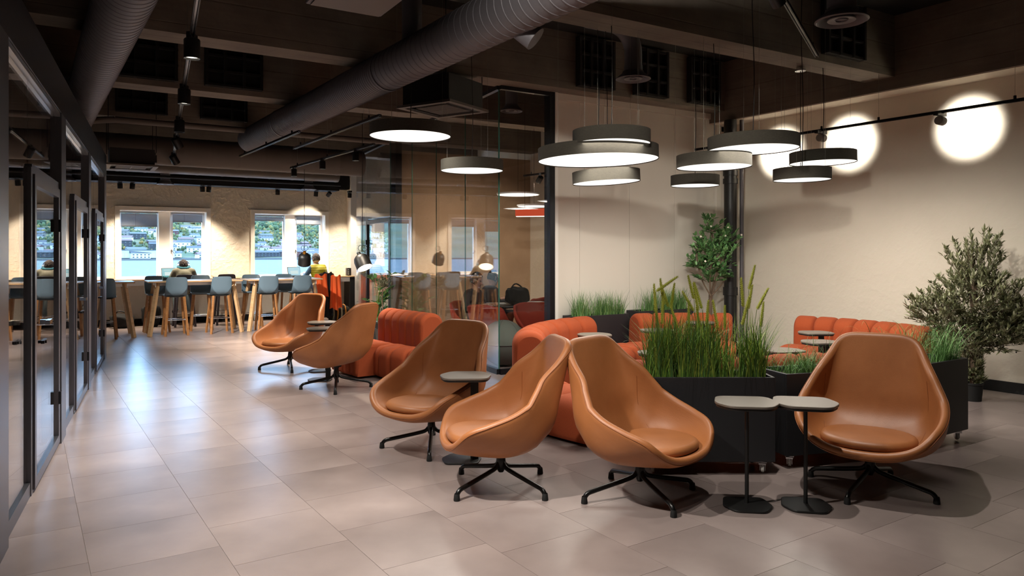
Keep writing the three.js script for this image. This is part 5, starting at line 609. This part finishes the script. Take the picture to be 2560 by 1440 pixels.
// ================================================================ MEETING ROOM
{ const mt = thing('meeting_table', 'long dark meeting table behind the glass corner', 'table', at(1330, 700, 12.1).setY(0), FB.rot + 0.1); part('table_top', rbox(2.0, 0.03, 0.9, 0.01, 0.1, 0.735, 0), M.tableEdge, mt); for (const x of [-0.7, 0.9]) part('pedestal', [cyl(0.05, 0.05, 0.7, 20, x, 0.37, 0), cyl(0.28, 0.3, 0.02, 32, x, 0.012, 0)], M.powder, mt);
  const cs = shellGeo([[0, 0.44, 0.25, 0.2, 0.01, -0.04], [0.2, 0.43, 0.15, 0.26, 0.08, 0], [0.45, 0.43, -0.05, 0.29, 0.2, 0.02], [0.62, 0.5, -0.2, 0.29, 0.22, 0.1], [0.8, 0.66, -0.26, 0.27, 0.13, 0.1], [1, 0.8, -0.29, 0.24, 0.0, 0.06]], 0.04, [3, 3], 12, 72, 2.4).g;
  const chair = (u, v, d, turn, label) => { const p = at(u, v, d).setY(0); const g = thing('tub_chair', label, 'chair', p, R(turn), 'red tub chairs in the meeting room'); part('shell', cs, M.redChair, g); for (const q of [[-1, -1], [-1, 1], [1, -1], [1, 1]]) part('leg', rod(V(q[0] * 0.26, 0, q[1] * 0.25), V(q[0] * 0.12, 0.42, q[1] * 0.12), 0.012, 10), M.powder, g); };
  chair(1178, 800, 11.5, 40, 'red tub chair under the person behind the glass'); chair(1362, 800, 12.9, 195, 'red tub chair at the far side of the meeting table'); chair(1338, 820, 11.0, 20, 'red tub chair close to the glass with its back to the lounge'); chair(1225, 800, 11.0, 150, 'red tub chair partly hidden behind the sitting person');
  const pp = at(1172, 800, 11.55).setY(0); person({ label: 'person in a dark short-sleeved shirt sitting behind the glass front', pos: pp, rot: R(62), seat: 0.47, lean: 0.1, nod: 0.3, elL: V(-0.24, 0.72, 0.1), elR: V(0.24, 0.72, 0.14), haL: V(-0.14, 0.76, 0.34), haR: V(0.14, 0.76, 0.36), ankle: 0.1, top: [0.018, 0.022, 0.035], sleeve: [0.02, 0.024, 0.036], fore: [0.5, 0.28, 0.2], trousers: [0.02, 0.022, 0.03], skin: [0.5, 0.29, 0.21], hair: [0.03, 0.022, 0.02] });
  const p2 = at(1215, 800, 12.6).setY(0); person({ label: 'person in a dark grey top sitting deeper in the meeting room', pos: p2, rot: R(120), seat: 0.47, lean: 0.1, nod: 0.3, elL: V(-0.24, 0.72, 0.1), elR: V(0.24, 0.72, 0.14), haL: V(-0.14, 0.76, 0.34), haR: V(0.14, 0.76, 0.36), ankle: 0.1, top: [0.05, 0.05, 0.055], sleeve: [0.05, 0.05, 0.055], trousers: [0.02, 0.022, 0.03], skin: [0.5, 0.29, 0.21], hair: [0.03, 0.022, 0.02] });
  { const p = at(1293, 745, 11.75).setY(0.75); bag(p, [0.2, 0.14, 0.12], 'dark backpack lying on the meeting table', M.rubber); }
  { const p = at(1295, 737, 12.2).setY(0.75); const g = thing('pen_cup', 'bright blue cup of pens on the meeting table', 'cup', p); part('cup', toCreasedNormals(lathe([[0.001, 0], [0.032, 0], [0.036, 0.09], [0.033, 0.09], [0.03, 0.005]], 20), 0.6), std({ color: 0x1c5fb8, roughness: 0.5 }), g); for (let k = 0; k < 3; k++) part('pen', rod(V(0.01 * k - 0.01, 0.01, 0), V(0.02 * k - 0.02, 0.13, 0.01), 0.004, 6), M.powder, g); }
  { const p = at(1337, 755, 12.0).setY(0.75); const g = thing('folder_stack', 'red folder under white paper on the meeting table', 'folder', p, 0.3); part('folder', rbox(0.32, 0.025, 0.24, 0.004, 0, 0.013, 0), std({ color: 0xc03a1e, roughness: 0.6 }), g); part('paper', box(0.3, 0.004, 0.21, -0.02, 0.028, 0.01), M.white, g); }
  { const p = at(1240, 752, 11.9).setY(0.75); const g = thing('open_notebook', 'white open notebook beside the backpack on the meeting table', 'notebook', p, 0.2); part('pages', [box(0.15, 0.012, 0.2, -0.077, 0.008, 0), box(0.15, 0.012, 0.2, 0.077, 0.008, 0)], M.white, g); part('spine', box(0.006, 0.01, 0.2, 0, 0.006, 0), M.powder, g); }
  // sitting ball
  const b = thing('sitting_ball', 'grey-green upholstered sitting ball behind the glass corner', 'ball seat', [-0.12, 0, -10.24]); M.ball = std({ color: 0x5a635b, roughness: 0.85, bumpMap: T.weave, bumpScale: 0.0005 }); part('upper_half', new THREE.SphereGeometry(0.32, 40, 20, 0, 6.2832, 0, 1.6).translate(0, 0.32, 0), M.ball, b); part('lower_half', new THREE.SphereGeometry(0.319, 40, 20, 0, 6.2832, 1.62, 1.52).translate(0, 0.32, 0), M.ballLow || (M.ballLow = std({ color: 0x474d48, roughness: 0.9 })), b); part('belt', new THREE.TorusGeometry(0.318, 0.006, 8, 48).rotateX(Math.PI / 2).translate(0, 0.312, 0), M.rubber, b); for (let k = 0; k < 3; k++) part('seam', new THREE.TorusGeometry(0.3205, 0.002, 5, 40, Math.PI).rotateY(k * 1.047 + 0.3).translate(0, 0.32, 0), M.ballLow, b); }
// small olive standard and leafy plant by the glass door
{ const p = gnd(958, 822); const d = 12.6; const g = thing('olive_standard', 'small clipped olive ball on a thin stem in a grey pot near the glass door', 'tree', [(957 - CX) / F * d, 0, -d]); part('pot', toCreasedNormals(lathe([[0.001, 0], [0.1, 0], [0.13, 0.28], [0.12, 0.28], [0.11, 0.25], [0.001, 0.25]], 24), 0.6), M.casing, g); part('stem', tube([V(0, 0.24, 0), V(0.01, 0.5, 0), V(-0.01, 0.75, 0), V(0, 0.95, 0)], 0.011, 14, 8), M.bark, g); const tw = []; for (let k = 0; k < 60; k++) { const a = rnd(0, 6.28), c = rnd(-1, 1), s = Math.sqrt(1 - c * c), r = rnd(0.5, 1) * 0.16; const e = V(Math.cos(a) * s * r, 1.07 + c * r, Math.sin(a) * s * r); tw.push([V(e.x * 0.3, 1.0 + (e.y - 1.07) * 0.3, e.z * 0.3), e]); } const cols = [[0.12, 0.13, 0.07], [0.22, 0.22, 0.14], [0.07, 0.08, 0.04]]; foliage(g, tw, 420, [leafGeo(0.05, 0.014, 0.15)], cols, [0.8, 1.2], leafMats(cols), 60);
  const d2 = 13.4, g2 = thing('leafy_plant', 'broad-leaved green plant in a dark pot behind the small olive', 'plant', [(945 - CX) / F * d2, 0, -d2]); part('pot', cyl(0.14, 0.11, 0.3, 24, 0, 0.15, 0), M.rubber, g2); const tw2 = []; for (let k = 0; k < 26; k++) { const a = rnd(0, 6.28), h = rnd(0.4, 1.25); tw2.push([V(Math.cos(a) * 0.05, h - 0.15, Math.sin(a) * 0.05), V(Math.cos(a) * rnd(0.1, 0.32), h, Math.sin(a) * rnd(0.1, 0.32))]); } part('stems', tw2.map(t => tube([V(0, 0.28, 0), t[0], t[1]], 0.005, 8, 5)), M.stalk, g2); const c2 = [[0.06, 0.16, 0.05], [0.09, 0.22, 0.07]]; foliage(g2, tw2, 130, [leafGeo(0.16, 0.07, -0.25), leafGeo(0.14, 0.06, -0.1)], c2, [0.7, 1.2], leafMats(c2), 130); }

// ================================================================ OUTSIDE
{ const WY = -6; M.water = phys({ color: 0x182026, roughness: 0.5, specularIntensity: 0.2, bumpMap: tex(512, (i, x, y) => grey(nC[i] * 0.6 + gr[i] * 0.4), 0.02, false), bumpScale: 1.2 });
  const wg = boxF(FB, -900, 900, WY - 1, WY, 30, 830); const w = solo('fjord_water', 'rippled grey-blue water outside the windows', 'water', wg, M.water, null, 'stuff');
  // hillside: terrain in the FB frame, a along the shore, n away
  const hh = (a, n) => { const t = Math.max(0, n - 838); return WY + 1.5 + t * 0.115 + 6 * Math.sin(a * 0.012 + 1) * Math.min(1, t / 120) + Math.max(0, t - 330) * 0.06 + 2.5 * Math.sin(a * 0.05) * Math.cos(n * 0.04) * Math.min(1, t / 60); };
  const NA = 90, NN = 60, pos = [], col = [], idx = []; for (let j = 0; j <= NN; j++) for (let i = 0; i <= NA; i++) { const a = -750 + i / NA * 1500, n = 829 + Math.pow(j / NN, 1.3) * 900; const y = j === 0 ? WY - 1 : hh(a, n); const p = FB.pos(a, y, n); pos.push(p.x, p.y, p.z); const f = rnd(0.7, 1.2); const yel = rnd() < 0.3; const c = n < 842 ? [0.05, 0.05, 0.05] : n < 850 ? [0.12, 0.13, 0.05] : yel ? [0.13 * f, 0.11 * f, 0.03 * f] : [0.055 * f, 0.085 * f, 0.03 * f]; col.push(...c); }
  for (let j = 0; j < NN; j++) for (let i = 0; i < NA; i++) { const a = j * (NA + 1) + i, b = a + 1, c = a + NA + 2, d = a + NA + 1; idx.push(a, b, c, a, c, d); }
  const tg = new THREE.BufferGeometry(); tg.setAttribute('position', new THREE.Float32BufferAttribute(pos, 3)); tg.setAttribute('color', new THREE.Float32BufferAttribute(col, 3)); tg.setIndex(idx); tg.computeVertexNormals(); solo('hillside', 'autumn hillside across the water', 'hill', tg, std({ color: lin(0.46, 0.45, 0.42), vertexColors: true, roughness: 1 }), null, 'stuff');
  // houses
  const HW = [0xa3a3a0, 0x94938f, 0x9b9995, 0x8a8a87, 0x5a5750, 0x787368, 0x44201a, 0x1e1e20].map(c => std({ color: c, roughness: 0.8 })), HR = [0x2a2b2e, 0x3a3436, 0x4a3230, 0x33363b].map(c => std({ color: c, roughness: 0.8 })), HG = std({ color: 0x1b2026, roughness: 0.2 });
  const hb = box(1, 1, 1), roofG = (() => { const s = new THREE.Shape(); s.moveTo(-0.5, 0); s.lineTo(0.5, 0); s.lineTo(0, 0.5); s.closePath(); return uvs(new THREE.ExtrudeGeometry(s, { depth: 1, bevelEnabled: false }).translate(0, 0, -0.5).rotateY(Math.PI / 2)); })();
  const vis = [[285, 1020]]; let k = 0; const rows = [[846, 22, 5, 26], [872, 15, 6, 24], [905, 13, 6, 22], [945, 12, 6, 22], [990, 12, 5.5, 24], [1040, 12, 5.5, 26], [1100, 13, 5.5, 34], [1170, 13, 5.5, 46]];
  for (const [n, wd, ht, gap] of rows) { for (let a = -120 + rnd(0, 10); a < 420; a += gap * rnd(0.8, 1.5)) { const nn = n + rnd(-14, 14), y = hh(a, nn); const p = FB.pos(a, y - 0.5, nn); const u = CX + F * p.x / -p.z; if (u < 250 || u > 1130) continue; if (k > 150) break; k++; const w = wd * rnd(0.75, 1.5), h = ht * rnd(0.8, 1.25), dp = 9; const g = thing('hillside_house', 'pale house with a dark gable roof on the hillside across the water', 'house', p, FB.rot + rnd(-0.35, 0.35), 'houses across the water'); const wi0 = Math.floor(Math.pow(rnd(), 1.6) * 8), wm = HW[wi0], ri = Math.floor(rnd(0, 4)); g.userData.label = ['white', 'off-white', 'cream', 'light grey', 'taupe', 'beige', 'red', 'black'][wi0] + ' house with ' + ['black', 'dark violet', 'brown', 'slate'][ri] + ' gable roof in the ' + ['shore', 'second', 'third', 'fourth', 'fifth', 'sixth', 'seventh', 'topmost'][rows.findIndex(r => r[0] === n)] + ' row above the water';
    const wl = part('wall', hb, wm, g, [0, h / 2, 0]); wl.scale.set(w, h, dp); const rf = part('roof', roofG, HR[ri], g, [0, h, 0]); rf.scale.set(w * 1.06, dp * 0.5, dp * 1.12); const nw = Math.max(2, Math.round(w / 4)); for (let q = 0; q < nw; q++) for (const fy of h > 5 ? [0.3, 0.72] : [0.5]) { const wi = part('window', hb, HG, g, [(q + 0.5 - nw / 2) * w / nw, h * fy, dp / 2 + 0.05]); wi.scale.set(1.5, 1.2, 0.15); } } }
  // a long quay shed and the shore wall
  { const g = thing('quay_shed', 'long pale warehouse on the far shore', 'building', FB.pos(60, hh(60, 846) - 0.5, 843), FB.rot, null); const wl = part('wall', hb, HW[3], g, [0, 4, 0]); wl.scale.set(70, 8, 12); const rf = part('roof', hb, HR[3], g, [0, 8.2, 0]); rf.scale.set(71, 0.6, 13); for (let q = 0; q < 12; q++) { const o = part('door', hb, HW[1], g, [-32 + q * 5.8, 2.5, 6.05]); o.scale.set(4.6, 4.4, 0.15); } }
  solo('shore_wall', 'dark stone embankment along the far shore', 'embankment', boxF(FB, -750, 750, WY - 1, WY + 1.8, 826, 831), std({ color: 0x4a4a48, roughness: 1 }), null, 'stuff');
  // trees across the water (too many to count)
  const cg = new THREE.IcosahedronGeometry(1, 1); const P = cg.attributes.position; const NT = 9000, im = new THREE.InstancedMesh(cg, std({ color: lin(0.48, 0.46, 0.42), roughness: 1 }), NT); const tc = [[0.05, 0.085, 0.028], [0.07, 0.1, 0.03], [0.13, 0.13, 0.035], [0.22, 0.15, 0.03], [0.035, 0.06, 0.025], [0.1, 0.12, 0.04]]; for (let q = 0; q < NT; q++) { const n = 848 + Math.pow(rnd(), 0.75) * 620, a = rnd(-160, 560), y = hh(a, n), s = rnd(0.8, 2.1) * (n > 1150 ? 1.6 : 1); const pp = FB.pos(a, y + s * 0.9, n); im.setMatrixAt(q, new THREE.Matrix4().compose(pp, new THREE.Quaternion().setFromAxisAngle(UPV, rnd(0, 6)), V(s, s * rnd(1, 1.6), s))); const c = tc[Math.floor(rnd(0, 6))], f = rnd(0.7, 1.3); im.setColorAt(q, lin(c[0] * f, c[1] * f, c[2] * f)); } im.name = 'hillside_trees'; ud(im, 'green and yellow autumn trees covering the far hillside', 'trees', null, 'stuff'); scene.add(im);
}
renderer.render(scene, camera);
